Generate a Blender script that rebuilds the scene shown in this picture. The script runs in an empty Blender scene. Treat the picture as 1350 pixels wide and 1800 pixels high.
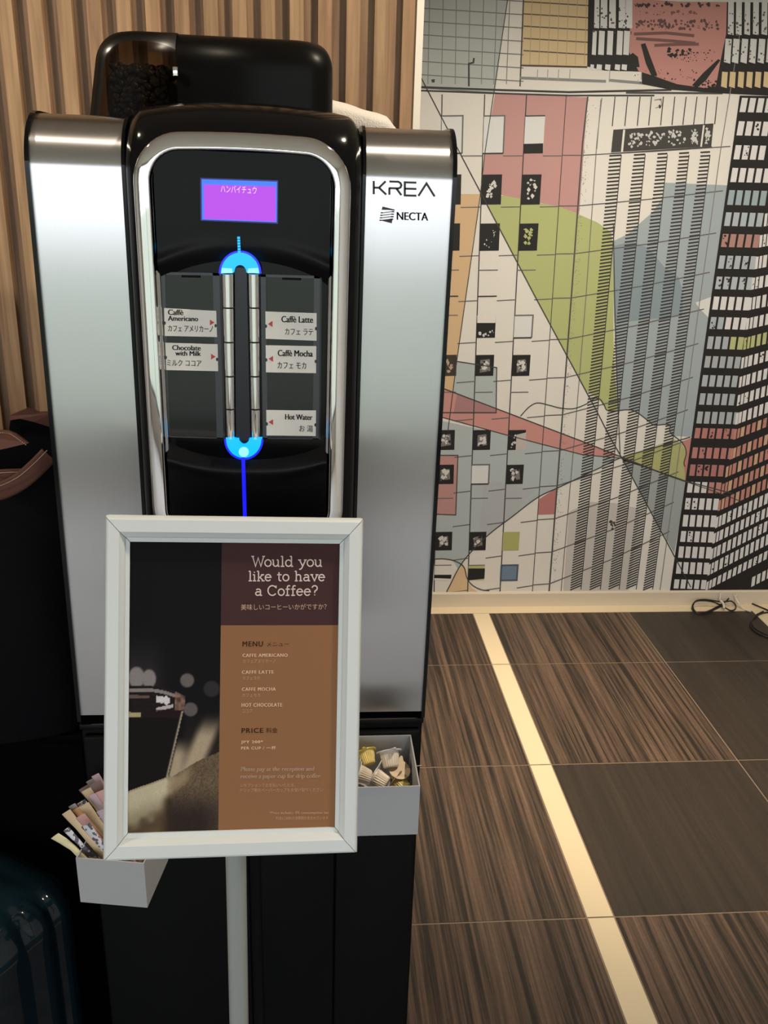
import bpy, bmesh, math, random
import numpy as np
from mathutils import Vector, Matrix
from mathutils.geometry import tessellate_polygon

random.seed(7)
SC = bpy.context.scene
COL = SC.collection

# ------------------------------------------------------------------ camera
CAM_H = 1.65
FOC = 1579.65                      # focal length in pixels of a 1350 x 1800 frame
PITCH, ROLL, YAW = 0.352787, 0.030667, 0.087930
_cp, _sp = math.cos(PITCH), math.sin(PITCH)
FWD = np.array([math.sin(YAW) * _cp, math.cos(YAW) * _cp, -_sp])
_r0 = np.array([math.cos(YAW), -math.sin(YAW), 0.0])
_u0 = np.cross(_r0, FWD)
_c, _s = math.cos(ROLL), math.sin(ROLL)
RIGHT = _c * _r0 + _s * _u0
UP = -_s * _r0 + _c * _u0
EYE = np.array([0.0, 0.0, CAM_H])
cam_data = bpy.data.cameras.new('camera')
cam = bpy.data.objects.new('camera', cam_data)
COL.objects.link(cam)
m = Matrix.Identity(4)
for i in range(3):
    m[i][0], m[i][1], m[i][2], m[i][3] = RIGHT[i], UP[i], -FWD[i], EYE[i]
cam.matrix_world = m
cam_data.sensor_fit = 'VERTICAL'
cam_data.sensor_height = 36.0
cam_data.lens = FOC / 1800 * 36
cam_data.clip_start = 0.02
SC.camera = cam

# ------------------------------------------------------------------ exposure, sky, lamps
SC.view_settings.view_transform = 'Standard'
SC.view_settings.look = 'None'
SC.view_settings.exposure = 0.0
SC.view_settings.gamma = 1.0
SC.view_settings.use_curve_mapping = False
world = bpy.data.worlds.new('sky')
SC.world = world
world.use_nodes = True
bg = world.node_tree.nodes['Background']
bg.inputs[0].default_value = (0.93, 0.97, 1.0, 1)
bg.inputs[1].default_value = 3.0
SC.cycles.max_bounces = 10
SC.cycles.diffuse_bounces = 4
SC.cycles.glossy_bounces = 5
SC.cycles.transparent_max_bounces = 12
SC.cycles.caustics_reflective = False
SC.cycles.caustics_refractive = False
SC.cycles.sample_clamp_indirect = 6.0


def spot(name, loc, target, power, angle=95, blend=0.7, color=(1.0, 0.78, 0.52), radius=0.04):
    d = bpy.data.lights.new(name, 'SPOT')
    d.energy = power
    d.color = color
    d.spot_size = math.radians(angle)
    d.spot_blend = blend
    d.shadow_soft_size = radius
    o = bpy.data.objects.new(name, d)
    COL.objects.link(o)
    o.location = loc
    o.rotation_euler = (Vector(target) - Vector(loc)).to_track_quat('-Z', 'Y').to_euler()
    return o


LAMPS = [
    ('ceiling_downlight', (0.85, 2.30, 2.66), (0.85, 2.42, 0), 235, 46, 1.0),
    ('ceiling_downlight', (1.45, 2.05, 2.66), (1.5, 3.2, 0.30), 70, 105, 0.9, (1.0, 0.88, 0.72)),
    ('ceiling_downlight', (0.60, 2.15, 2.66), (0.9, 3.3, 0.30), 56, 105, 0.9, (1.0, 0.88, 0.72)),
    ('ceiling_downlight', (-1.25, 0.85, 2.66), (-1.0, 1.5, 1.4), 70, 110, 0.8, (1.0, 0.85, 0.66)),
    ('ceiling_downlight', (0.72, 0.84, 2.66), (0.35, 1.5, 1.5), 86, 110, 0.8, (1.0, 0.85, 0.66)),
]
for a in LAMPS:
    spot(*a)
# portal in the big front window: only guides sampling of the sky light
pd = bpy.data.lights.new('window_portal', 'AREA')
pd.shape = 'RECTANGLE'
pd.size, pd.size_y = 5.7, 2.34
pd.cycles.is_portal = True
po = bpy.data.objects.new('window_portal', pd)
COL.objects.link(po)
po.location = (-0.975, -3.02, 1.46)
po.rotation_euler = (math.radians(90), 0, 0)


# ------------------------------------------------------------------ helpers
def ray(x, y):
    return FWD * FOC + RIGHT * (x - 675) - UP * (y - 900)


def at(x, y, Y):
    d = ray(x, y)
    return EYE + d * (Y / d[1])


def atz(x, y, z):
    d = ray(x, y)
    return EYE + d * ((z - CAM_H) / d[2])


def lin(c):
    return tuple((v / 255 / 12.92) if v / 255 <= 0.04045 else ((v / 255 + 0.055) / 1.055) ** 2.4 for v in c)


def mat(name, rgb=(128, 128, 128), rough=0.5, metal=0.0, spec=0.5, emit=None, estr=1.0, coat=0.0, linear=None):
    mt = bpy.data.materials.new(name)
    mt.use_nodes = True
    b = mt.node_tree.nodes['Principled BSDF']
    c = linear if linear else lin(rgb)
    b.inputs['Base Color'].default_value = (*c, 1)
    b.inputs['Roughness'].default_value = rough
    b.inputs['Metallic'].default_value = metal
    b.inputs['Specular IOR Level'].default_value = spec
    b.inputs['Coat Weight'].default_value = coat
    if emit:
        b.inputs['Emission Color'].default_value = (*lin(emit), 1)
        b.inputs['Emission Strength'].default_value = estr
    return mt


def nodes(mt):
    nt = mt.node_tree
    return nt, nt.nodes, nt.links, nt.nodes['Principled BSDF']


def bump_noise(mt, scale, strength, stretch=(1, 1, 1), dist=0.001, detail=3):
    nt, N, L, b = nodes(mt)
    tc = N.new('ShaderNodeTexCoord')
    mp = N.new('ShaderNodeMapping')
    mp.inputs['Scale'].default_value = stretch
    nz = N.new('ShaderNodeTexNoise')
    nz.inputs['Scale'].default_value = scale
    nz.inputs['Detail'].default_value = detail
    bp = N.new('ShaderNodeBump')
    bp.inputs['Strength'].default_value = strength
    bp.inputs['Distance'].default_value = dist
    L.new(tc.outputs['Object'], mp.inputs['Vector'])
    L.new(mp.outputs[0], nz.inputs['Vector'])
    L.new(nz.outputs[0], bp.inputs['Height'])
    L.new(bp.outputs[0], b.inputs['Normal'])
    return mt


def mat_attr(name, rough=0.5, spec=0.5):
    mt = mat(name, rough=rough, spec=spec)
    nt, N, L, b = nodes(mt)
    a = N.new('ShaderNodeVertexColor')
    a.layer_name = 'Col'
    L.new(a.outputs[0], b.inputs['Base Color'])
    return mt


class MB:
    """Collects faces (with material slots and optional colours) and builds one mesh object."""

    def __init__(s):
        s.v, s.f, s.mi, s.col, s.sm = [], [], [], [], []

    def add(s, verts, faces, mi=0, col=None, smooth=False):
        o = len(s.v)
        s.v += [tuple(map(float, q)) for q in verts]
        for f in faces:
            s.f.append(tuple(i + o for i in f))
            s.mi.append(mi)
            s.col.append(col)
            s.sm.append(smooth)

    def box(s, lo, hi, mi=0, col=None):
        x0, y0, z0 = lo
        x1, y1, z1 = hi
        s.add([(x0, y0, z0), (x1, y0, z0), (x1, y1, z0), (x0, y1, z0), (x0, y0, z1), (x1, y0, z1), (x1, y1, z1), (x0, y1, z1)],
              [(0, 3, 2, 1), (4, 5, 6, 7), (0, 1, 5, 4), (1, 2, 6, 5), (2, 3, 7, 6), (3, 0, 4, 7)], mi, col)

    def rbox(s, lo, hi, r, seg=3, mi=0, xf=None, smooth=True):
        bm = bmesh.new()
        bmesh.ops.create_cube(bm, size=1)
        for v in bm.verts:
            for k in range(3):
                v.co[k] = lo[k] + (v.co[k] + 0.5) * (hi[k] - lo[k])
        bmesh.ops.bevel(bm, geom=list(bm.edges), offset=r, segments=seg, profile=0.5, affect='EDGES')
        s.addbm(bm, mi, xf, smooth)

    def addbm(s, bm, mi=0, xf=None, smooth=True):
        if xf is not None:
            bm.transform(xf)
        bm.verts.index_update()
        s.add([v.co[:] for v in bm.verts], [tuple(v.index for v in f.verts) for f in bm.faces], mi, None, smooth)
        bm.free()

    def cyl(s, p0, p1, r0, r1=None, seg=24, mi=0, cap=True, smooth=True):
        r1 = r0 if r1 is None else r1
        p0, p1 = Vector(p0), Vector(p1)
        q = (p1 - p0).to_track_quat('Z', 'Y')
        vs = []
        for p, r in ((p0, r0), (p1, r1)):
            for i in range(seg):
                a = 2 * math.pi * i / seg
                vs.append(p + q @ Vector((r * math.cos(a), r * math.sin(a), 0)))
        s.add(vs, [(i, (i + 1) % seg, seg + (i + 1) % seg, seg + i) for i in range(seg)], mi, None, smooth)
        if cap:
            s.add(vs[:seg], [tuple(range(seg))[::-1]], mi)
            s.add(vs[seg:], [tuple(range(seg))], mi)

    def tube(s, pts, r, seg=10, mi=0, closed=False, flat=None):
        """round tube (or flat band: flat=(half width, half thickness, up vector)) along points"""
        P = [Vector(p) for p in pts]
        n = len(P)
        vs, prev = [], None
        for i in range(n):
            t = (P[(i + 1) % n] - P[i - 1]) if closed else (P[min(i + 1, n - 1)] - P[max(i - 1, 0)])
            t.normalize()
            if flat:
                up = Vector(flat[2])
                a = t.cross(up).normalized()
                b = a.cross(t).normalized()
            else:
                if prev is None:
                    a = t.orthogonal().normalized()
                else:
                    a = (prev - t * prev.dot(t)).normalized()
                b = t.cross(a)
                prev = a
            for k in range(seg):
                an = 2 * math.pi * k / seg
                if flat:
                    ca, sa = math.cos(an), math.sin(an)
                    ex = lambda c: math.copysign(abs(c) ** 0.45, c)
                    vs.append(P[i] + b * flat[0] * ex(ca) + a * flat[1] * ex(sa))
                else:
                    vs.append(P[i] + a * r * math.cos(an) + b * r * math.sin(an))
        fs = []
        for i in range(n if closed else n - 1):
            j = (i + 1) % n
            for k in range(seg):
                fs.append((i * seg + k, i * seg + (k + 1) % seg, j * seg + (k + 1) % seg, j * seg + k))
        s.add(vs, fs, mi, None, True)
        if not closed:
            s.add(vs[:seg], [tuple(range(seg))[::-1]], mi)
            s.add(vs[-seg:], [tuple(range(seg))], mi)

    def grid(s, fn, nu, nv, mi=0, smooth=True, flip=False):
        vs = [fn(i / nu, j / nv) for j in range(nv + 1) for i in range(nu + 1)]
        fs = []
        for j in range(nv):
            for i in range(nu):
                a = j * (nu + 1) + i
                f = (a, a + 1, a + nu + 2, a + nu + 1)
                fs.append(f[::-1] if flip else f)
        s.add(vs, fs, mi, None, smooth)

    def prism(s, prof, x0, x1, mi=0, smooth=False, axis='x'):
        """closed profile (y,z) extruded along x"""
        n = len(prof)
        vs = [(x0, y, z) for y, z in prof] + [(x1, y, z) for y, z in prof]
        s.add(vs, [(i, (i + 1) % n, n + (i + 1) % n, n + i) for i in range(n)], mi, None, smooth)
        s.add(vs[:n], [tuple(range(n))[::-1]], mi)
        s.add(vs[n:], [tuple(range(n))], mi)

    def poly(s, pts3, mi=0, col=None, face=None):
        V = [Vector(p) for p in pts3]
        tr = tessellate_polygon([V])
        n = Vector((0, 0, 0))
        out = []
        for t in tr:
            a, b, c = (V[i] for i in t)
            nn = (b - a).cross(c - a)
            if face is not None and nn.dot(Vector(face)) < 0:
                t = t[::-1]
            out.append(tuple(t))
        s.add(pts3, out, mi, col)

    def build(s, name, mats, parent=None, auto=None):
        me = bpy.data.meshes.new(name)
        me.from_pydata(s.v, [], s.f)
        mats = mats if isinstance(mats, (list, tuple)) else [mats]
        for q in mats:
            me.materials.append(q)
        for p, k, sm in zip(me.polygons, s.mi, s.sm):
            p.material_index = k
            p.use_smooth = sm
        if any(c is not None for c in s.col):
            at_ = me.color_attributes.new('Col', 'FLOAT_COLOR', 'CORNER')
            i = 0
            for p, c in zip(me.polygons, s.col):
                c = c or (0.5, 0.5, 0.5)
                for k, li in enumerate(p.loop_indices):
                    cc = c if not isinstance(c[0], (tuple, list, np.ndarray)) else c[k]
                    at_.data[li].color = (cc[0], cc[1], cc[2], 1)
        me.update()
        o = bpy.data.objects.new(name, me)
        COL.objects.link(o)
        if parent is not None:
            o.parent = parent
        if auto:
            for p in me.polygons:
                p.use_smooth = True
            md = o.modifiers.new('wn', 'WEIGHTED_NORMAL')
        return o


def tag(o, label=None, cat=None, group=None, kind=None):
    for k, v in (('label', label), ('category', cat), ('group', group), ('kind', kind)):
        if v:
            o[k] = v
    return o


def thing(name, label, cat, loc=(0, 0, 0), rot=(0, 0, 0), group=None):
    o = bpy.data.objects.new(name, None)
    o.empty_display_size = 0.05
    COL.objects.link(o)
    o.location = loc
    o.rotation_euler = rot
    return tag(o, label, cat, group)


_text_cache = {}


def text_shape(body, bold=0.0, shear=0.0, spacing=1.0):
    """2-D triangles of a string in the built-in font: (verts Nx2, faces)"""
    key = (body, bold, shear, spacing)
    if key in _text_cache:
        return _text_cache[key]
    cu = bpy.data.curves.new('lettering_source', 'FONT')
    cu.body = body
    cu.size = 1.0
    cu.resolution_u = 3
    cu.offset = bold
    cu.shear = shear
    cu.space_character = spacing
    o = bpy.data.objects.new('lettering_source', cu)
    COL.objects.link(o)
    dg = bpy.context.evaluated_depsgraph_get()
    me = bpy.data.meshes.new_from_object(o.evaluated_get(dg))
    V = np.array([v.co[:2] for v in me.vertices]) if len(me.vertices) else np.zeros((1, 2))
    Fc = [tuple(p.vertices) for p in me.polygons]
    bpy.data.objects.remove(o)
    bpy.data.meshes.remove(me)
    bpy.data.curves.remove(cu)
    _text_cache[key] = (V, Fc)
    return V, Fc


def put_text(mb, body, quad, mi=0, col=None, **kw):
    """fits a string into quad(u,v) -> 3-D point, u,v in 0..1 (v up)"""
    V, Fc = text_shape(body, **kw)
    lo, hi = V.min(0), V.max(0)
    T = (V - lo) / np.maximum(hi - lo, 1e-6)
    mb.add([quad(u, v) for u, v in T], Fc, mi, col)


def stroke(mb, pts, w, fn, mi=0, col=None, closed=False):
    """polyline of width w drawn in 2-D and mapped by fn(x, y)"""
    P = [np.array(p, float) for p in pts]
    n = len(P)
    L, R = [], []
    for i in range(n):
        a = P[i - 1] if (i > 0 or closed) else None
        b = P[(i + 1) % n] if (i < n - 1 or closed) else None
        d1 = (P[i] - a) if a is not None else (b - P[i])
        d2 = (b - P[i]) if b is not None else d1
        d1 = d1 / (np.linalg.norm(d1) + 1e-9)
        d2 = d2 / (np.linalg.norm(d2) + 1e-9)
        t = d1 + d2
        t = t / (np.linalg.norm(t) + 1e-9)
        nrm = np.array([-t[1], t[0]])
        k = 1 / max(0.5, abs(nrm @ np.array([-d1[1], d1[0]])))
        L.append(P[i] + nrm * w / 2 * k)
        R.append(P[i] - nrm * w / 2 * k)
    vs = [fn(*q) for q in L] + [fn(*q) for q in R]
    fs = [(i, n + i, n + (i + 1) % n, (i + 1) % n) for i in range(n if closed else n - 1)]
    mb.add(vs, fs, mi, col)


def arc(cx, cy, rx, ry, a0, a1, n=12):
    return [(cx + rx * math.cos(math.radians(a0 + (a1 - a0) * i / n)), cy + ry * math.sin(math.radians(a0 + (a1 - a0) * i / n))) for i in range(n + 1)]


def spline(pts, n=8):
    """Catmull-Rom through points"""
    P = [np.array(p, float) for p in pts]
    P = [2 * P[0] - P[1]] + P + [2 * P[-1] - P[-2]]
    out = []
    for i in range(1, len(P) - 2):
        for k in range(n):
            t = k / n
            out.append(0.5 * (2 * P[i] + (P[i + 1] - P[i - 1]) * t + (2 * P[i - 1] - 5 * P[i] + 4 * P[i + 1] - P[i + 2]) * t * t
                              + (3 * P[i] - P[i - 1] - 3 * P[i + 1] + P[i + 2]) * t ** 3))
    out.append(P[-2])
    return out


# ------------------------------------------------------------------ materials
M = {}
M['white_trim'] = mat('white_trim_paint', linear=(0.72, 0.68, 0.60), rough=0.45)
M['skirting'] = mat('cream_skirting_paint', linear=(0.62, 0.55, 0.44), rough=0.45)
M['cream_stone'] = bump_noise(mat('cream_stone_strip', linear=(0.74, 0.63, 0.44), rough=0.30), 60, 0.05)
M['plaster'] = bump_noise(mat('plaster_paint', linear=(0.74, 0.69, 0.63), rough=0.8), 80, 0.1)
M['ceiling'] = mat('ceiling_paint', linear=(0.84, 0.77, 0.69), rough=0.8)
M['bounce_floor'] = mat('pale_bounce_floor', linear=(0.62, 0.61, 0.60), rough=0.6)
M['grout'] = mat('floor_grout', linear=(0.26, 0.20, 0.145), rough=0.7)
M['black_gloss'] = mat('black_gloss_plastic', linear=(0.0035, 0.0035, 0.004), rough=0.12, spec=0.22)
M['black_satin'] = mat('black_satin_plastic', linear=(0.004, 0.004, 0.0046), rough=0.40, spec=0.16)
M['black_matte'] = mat('black_matte_laminate', linear=(0.0026, 0.003, 0.0032), rough=0.6, spec=0.10)
M['chrome'] = mat('chrome', linear=(0.80, 0.79, 0.78), rough=0.045, metal=1.0)
M['steel'] = bump_noise(mat('brushed_steel', linear=(0.60, 0.60, 0.61), rough=0.29, metal=1.0), 60, 0.12, (20, 1, 0.10), 0.0006, 4)
_nt, _N, _L, _b = nodes(M['steel'])
_b.inputs['Anisotropic'].default_value = 0.97
_tn = _N.new('ShaderNodeTangent')
_tn.direction_type = 'UV_MAP'
_tn.uv_map = 'brushed'
_L.new(_tn.outputs[0], _b.inputs['Tangent'])
M['ink'] = mat('black_ink', linear=(0.02, 0.02, 0.024), rough=0.5)
M['grey_ink'] = mat('grey_ink', linear=(0.30, 0.30, 0.32), rough=0.5)
M['red_ink'] = mat('red_ink', linear=(0.55, 0.05, 0.035), rough=0.5)
M['label_paper'] = mat('label_card_paper', linear=(0.84, 0.80, 0.74), rough=0.5)
M['grey_card'] = bump_noise(mat('grey_painted_card', linear=(0.37, 0.378, 0.39), rough=0.6), 120, 0.12)
M['sign_paint'] = mat('white_powder_coat', linear=(0.61, 0.65, 0.655), rough=0.38)
M['sign_pole'] = mat('grey_pole_paint', linear=(0.30, 0.32, 0.31), rough=0.4)


def tile_mat(name, dark, light, lo, hi, sx):
    mt = mat(name, rough=0.42, spec=0.4)
    nt, N, L, b = nodes(mt)
    tc = N.new('ShaderNodeTexCoord')
    mp = N.new('ShaderNodeMapping')
    mp.inputs['Scale'].default_value = (sx, 0.8, 1)
    nz = N.new('ShaderNodeTexNoise')
    nz.inputs['Scale'].default_value = 1.0
    nz.inputs['Detail'].default_value = 6
    nz.inputs['Roughness'].default_value = 0.75
    cr = N.new('ShaderNodeValToRGB')
    cr.color_ramp.elements[0].position = lo
    cr.color_ramp.elements[0].color = (*dark, 1)
    cr.color_ramp.elements[1].position = hi
    cr.color_ramp.elements[1].color = (*light, 1)
    nz2 = N.new('ShaderNodeTexNoise')
    nz2.inputs['Scale'].default_value = 90
    mx = N.new('ShaderNodeMixRGB')
    mx.blend_type = 'MULTIPLY'
    mx.inputs[0].default_value = 0.35
    L.new(tc.outputs['Object'], mp.inputs['Vector'])
    L.new(mp.outputs[0], nz.inputs['Vector'])
    L.new(nz.outputs[0], cr.inputs[0])
    L.new(tc.outputs['Object'], nz2.inputs['Vector'])
    L.new(cr.outputs[0], mx.inputs[1])
    L.new(nz2.outputs[0], mx.inputs[2])
    L.new(mx.outputs[0], b.inputs['Base Color'])
    return mt


M['tile_striped'] = tile_mat('striped_stone_tile', (0.025, 0.019, 0.015), (0.25, 0.160, 0.110), 0.42, 0.70, 58)
M['tile_plain'] = tile_mat('plain_stone_tile', (0.028, 0.0225, 0.0175), (0.062, 0.047, 0.035), 0.35, 0.70, 40)


def wood_mat():
    mt = mat('oak_slats', rough=0.55, spec=0.3)
    nt, N, L, b = nodes(mt)
    tc = N.new('ShaderNodeTexCoord')
    mp = N.new('ShaderNodeMapping')
    mp.inputs['Scale'].default_value = (60, 60, 3.0)
    nz = N.new('ShaderNodeTexNoise')
    nz.inputs['Scale'].default_value = 1.6
    nz.inputs['Detail'].default_value = 5
    nz.inputs['Distortion'].default_value = 0.6
    cr = N.new('ShaderNodeValToRGB')
    cr.color_ramp.elements[0].position = 0.30
    cr.color_ramp.elements[0].color = (0.62, 0.58, 0.55, 1)
    cr.color_ramp.elements[1].position = 0.70
    cr.color_ramp.elements[1].color = (1.1, 1.1, 1.1, 1)
    a = N.new('ShaderNodeVertexColor')
    a.layer_name = 'Col'
    mx = N.new('ShaderNodeMixRGB')
    mx.blend_type = 'MULTIPLY'
    mx.inputs[0].default_value = 1.0
    L.new(tc.outputs['Object'], mp.inputs['Vector'])
    L.new(mp.outputs[0], nz.inputs['Vector'])
    L.new(nz.outputs[0], cr.inputs[0])
    L.new(a.outputs[0], mx.inputs[1])
    L.new(cr.outputs[0], mx.inputs[2])
    L.new(mx.outputs[0], b.inputs['Base Color'])
    return mt


M['wood'] = wood_mat()
M['mural'] = mat_attr('printed_wallpaper', 0.55, 0.3)
M['print'] = mat_attr('printed_paper', 0.55, 0.05)

# ------------------------------------------------------------------ room shell
WALL_Y = 3.334          # mural wall
RIGHT_X = 1.95
PART_Y = 1.620          # faces of the slats on the partition behind the machine
CEIL = 2.72
BACK_Y = -3.0
LEFT_X = -4.4


def structure(mb, name, mats, parent=None):
    o = mb.build(name, mats, parent)
    if parent is None:
        o['kind'] = 'structure'
    return o


mb = MB()
mb.add([(LEFT_X, BACK_Y, -0.0012), (RIGHT_X, BACK_Y, -0.0012), (RIGHT_X, WALL_Y, -0.0012), (LEFT_X, WALL_Y, -0.0012)], [(0, 1, 2, 3)], 0)
G = 0.0022
rows = [WALL_Y - 0.0675] + [2.853 - 0.6035 * k for k in range(11)]
cols = [(1.322, 1.852, 0), (0.735, 1.318, 1), (0.667, 0.731, 2), (0.075, 0.663, 3)] + [(0.071 - 0.6 * (k + 1) + 0.004, 0.071 - 0.6 * k, 4 + k) for k in range(6)]
kinds = {(0, 0): 2, (1, 0): 2, (2, 0): 2, (0, 1): 1, (1, 1): 1, (2, 1): 2, (3, 1): 1}
for r in range(len(rows) - 1):
    y1, y0 = rows[r] - G, rows[r + 1] + G
    for x0, x1, c in cols:
        if c == 2:
            k = 3
        elif (r, c) in kinds:
            k = kinds[(r, c)]
        elif c == 3:
            k = 1
        else:
            k = 1 if (r * 7 + c * 5) % 3 else 2
        mb.add([(x0, y0, 0), (x1, y0, 0), (x1, y1, 0), (x0, y1, 0)], [(0, 1, 2, 3)], k)
mb.add([(LEFT_X, BACK_Y, 0.0006), (1.852, BACK_Y, 0.0006), (1.852, -0.15, 0.0006), (LEFT_X, -0.15, 0.0006)], [(0, 1, 2, 3)], 4)  # unseen pale floor added behind the camera to brighten the steel reflections
structure(mb, 'floor', [M['grout'], M['tile_striped'], M['tile_plain'], M['cream_stone'], M['bounce_floor']])

mb = MB()
mb.box((LEFT_X, WALL_Y - 0.0675, -0.001), (RIGHT_X, WALL_Y + 0.01, 0.0012))
structure(mb, 'trim_1', M['cream_stone'])
mb = MB()
mb.box((1.852, BACK_Y, -0.001), (RIGHT_X, WALL_Y - 0.068, 0.0012))
structure(mb, 'trim_2', M['cream_stone'])

mb = MB()
mb.box((LEFT_X, WALL_Y, 0), (RIGHT_X + 0.1, WALL_Y + 0.1, CEIL))
structure(mb, 'wall_back', M['plaster'])
mb = MB()
mb.box((RIGHT_X, BACK_Y, 0), (RIGHT_X + 0.1, WALL_Y, CEIL))
structure(mb, 'wall_right', M['plaster'])
mb = MB()
mb.box((LEFT_X - 0.1, BACK_Y, 0), (LEFT_X, WALL_Y + 0.1, CEIL))
structure(mb, 'wall_left', M['plaster'])
mb = MB()
mb.box((LEFT_X, BACK_Y, CEIL), (RIGHT_X + 0.1, WALL_Y + 0.1, CEIL + 0.1))
structure(mb, 'ceiling', M['ceiling'])
# skirting below the mural
mb = MB()
mb.prism([(WALL_Y - 0.010, 0.0), (WALL_Y - 0.010, 0.060), (WALL_Y - 0.006, 0.0665), (WALL_Y + 0.004, 0.0665), (WALL_Y + 0.004, 0.0)], -1.0, RIGHT_X)
structure(mb, 'baseboard_back', M['skirting'])
# window wall behind the camera
WX0, WX1, WZ0, WZ1 = -3.8, 1.85, 0.30, 2.62
mb = MB()
mb.box((LEFT_X, BACK_Y - 0.15, 0), (WX0, BACK_Y, CEIL))
mb.box((WX1, BACK_Y - 0.15, 0), (RIGHT_X + 0.1, BACK_Y, CEIL))
mb.box((WX0, BACK_Y - 0.15, 0), (WX1, BACK_Y, WZ0))
mb.box((WX0, BACK_Y - 0.15, WZ1), (WX1, BACK_Y, CEIL))
structure(mb, 'wall_front', M['plaster'])
mb = MB()
for x in (WX0 + 0.02, -2.4, -0.95, 0.5, WX1 - 0.02):
    mb.box((x - 0.02, BACK_Y - 0.1, WZ0), (x + 0.02, BACK_Y - 0.05, WZ1))
for z in (WZ0 + 0.02, WZ1 - 0.02):
    mb.box((WX0, BACK_Y - 0.1, z - 0.02), (WX1, BACK_Y - 0.05, z + 0.02))
structure(mb, 'window_1', M['black_satin'])
mb = MB()
mb.add([(-30, -60, -0.05), (30, -60, -0.05), (30, BACK_Y - 0.15, -0.05), (-30, BACK_Y - 0.15, -0.05)], [(0, 1, 2, 3)])
structure(mb, 'ground_outside', mat('pale_pavement', linear=(0.26, 0.29, 0.24), rough=0.9))

# slatted oak partition behind the machine
k_ = PART_Y / WALL_Y
PX = lambda x: at(x, 0, PART_Y)[0]
xr = PX(733.3)                         # left edge of the white end trim
per = 49.8 / (733.3 - 584.0) * 3 * 0 + (PX(733.3) - PX(584.0)) / 3
mb = MB()
mb.box((LEFT_X, PART_Y + 0.013, 0), (xr, PART_Y + 0.09, CEIL), 0, (0.25, 0.158, 0.093))
x = xr
n = 0
while x > -1.6:
    w = per * 0.49
    t = random.uniform(0.86, 1.1)
    c = (0.365 * t, 0.236 * t * random.uniform(0.97, 1.03), 0.134 * t)
    mb.box((x - w, PART_Y, 0), (x, PART_Y + 0.0135, CEIL), 0, c)
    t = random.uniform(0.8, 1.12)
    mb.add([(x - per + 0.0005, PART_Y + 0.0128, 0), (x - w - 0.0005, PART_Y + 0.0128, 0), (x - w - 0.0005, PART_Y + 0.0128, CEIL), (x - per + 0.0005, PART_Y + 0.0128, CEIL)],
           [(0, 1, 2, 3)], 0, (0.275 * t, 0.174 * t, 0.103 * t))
    x -= per
    n += 1
structure(mb, 'wall_partition', M['wood'])
mb = MB()
mb.box((xr, PART_Y - 0.004, 0), (PX(745.8), PART_Y + 0.094, CEIL))
structure(mb, 'trim_3', M['white_trim'])

# ------------------------------------------------------------------ wall mural
PAPER = np.array([0.70, 0.685, 0.645])


def mc(r, g, b, ref=(212, 202, 186)):
    c = np.array(lin((r, g, b))) / np.array(lin(ref)) * PAPER
    g_ = c @ np.array([0.3, 0.55, 0.15])
    return tuple(np.clip(g_ + 0.74 * (c - g_), 0.004, 0.9))


class Print:
    """flat print on the mural wall, drawn in photo pixels"""

    def __init__(s):
        s.mb = MB()
        s.layer = 0
        s.sub = 0.0

    def fn(s, x, y):
        q = at(x, y, WALL_Y)
        # clip the sheet to the wall above the skirting and beside the corner
        return (min(max(q[0], -0.6), RIGHT_X - 0.002), WALL_Y - 0.0008 - 0.00016 * s.layer - s.sub, min(max(q[2], 0.066), CEIL - 0.003))

    def poly(s, pts, col):
        s.sub = (s.sub + 2.0e-6) % 1.2e-4
        s.mb.poly([s.fn(*p) for p in pts], 0, col, face=(0, -1, 0))

    def line(s, pts, col, w=1.3):
        w *= 1.2
        s.sub = (s.sub + 2.0e-6) % 1.2e-4
        stroke(s.mb, pts, w, s.fn, 0, col)


PR = Print()
WH, BLK = tuple(PAPER), (0.016, 0.0155, 0.016)
INK = (0.05, 0.048, 0.047)
rnd = random.Random(3)
PR.mb.add([(-0.6, WALL_Y - 0.0006, 0.0662), (RIGHT_X - 0.002, WALL_Y - 0.0006, 0.0662), (RIGHT_X - 0.002, WALL_Y - 0.0006, CEIL - 0.003), (-0.6, WALL_Y - 0.0006, CEIL - 0.003)],
          [(0, 1, 2, 3)], 0, WH)
PR.layer = 1
PR.sub = 0
TEAL, TEAL2 = mc(164, 172, 166), mc(148, 158, 157)
SALM = mc(200, 126, 112)
PINK = mc(190, 130, 120)
GOLD = mc(205, 172, 112)
GRN = mc(168, 172, 88)
cornerx = lambda y: np.interp(y, [-200, 170, 250, 510, 765, 1037], [1064, 1033, 1024, 1005, 986, 965])
D1 = [(741, 138), (800, 253), (940, 520), (1049, 723), (1073, 770), (1092, 803), (1184, 975), (1214, 1032)]
CUR = spline([(785, 1040), (813, 988), (856, 942), (900, 908), (945, 874), (985, 855), (1050, 824), (1092, 804), (1150, 787), (1213, 768)], 5)
# areas of colour
PR.poly([(700, -120), (905, -120), (892, 0), (870, 164), (700, 150)], mc(168, 171, 160))
PR.poly([(922, -120), (1048, -120), (1041, 0), (1032, 117), (916, 113)], GOLD)
PR.poly([(870, 165), (1033, 171), (1018, 377), (985, 364), (952, 357), (912, 349), (884, 343), (845, 338), (852, 270)], PINK)
PR.poly([(760, 341), (845, 341), (832, 420), (819, 520), (803, 633), (795, 690), (760, 676)], mc(208, 164, 106))
PR.poly([(857, 362), (884, 343), (912, 349), (950, 357), (985, 364), (1020, 378), (1050, 391), (1074, 408), (1078, 440), (1078, 560), (1079, 640), (1086, 722), (1070, 724), (1060, 712), (1052, 700), (1030, 687), (940, 520)], GRN)
PR.poly([(803, 635), (873, 646), (872, 727), (760, 676), (795, 690)], TEAL)
PR.poly([(760, 676), (872, 727), (760, 727)], TEAL)
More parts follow.
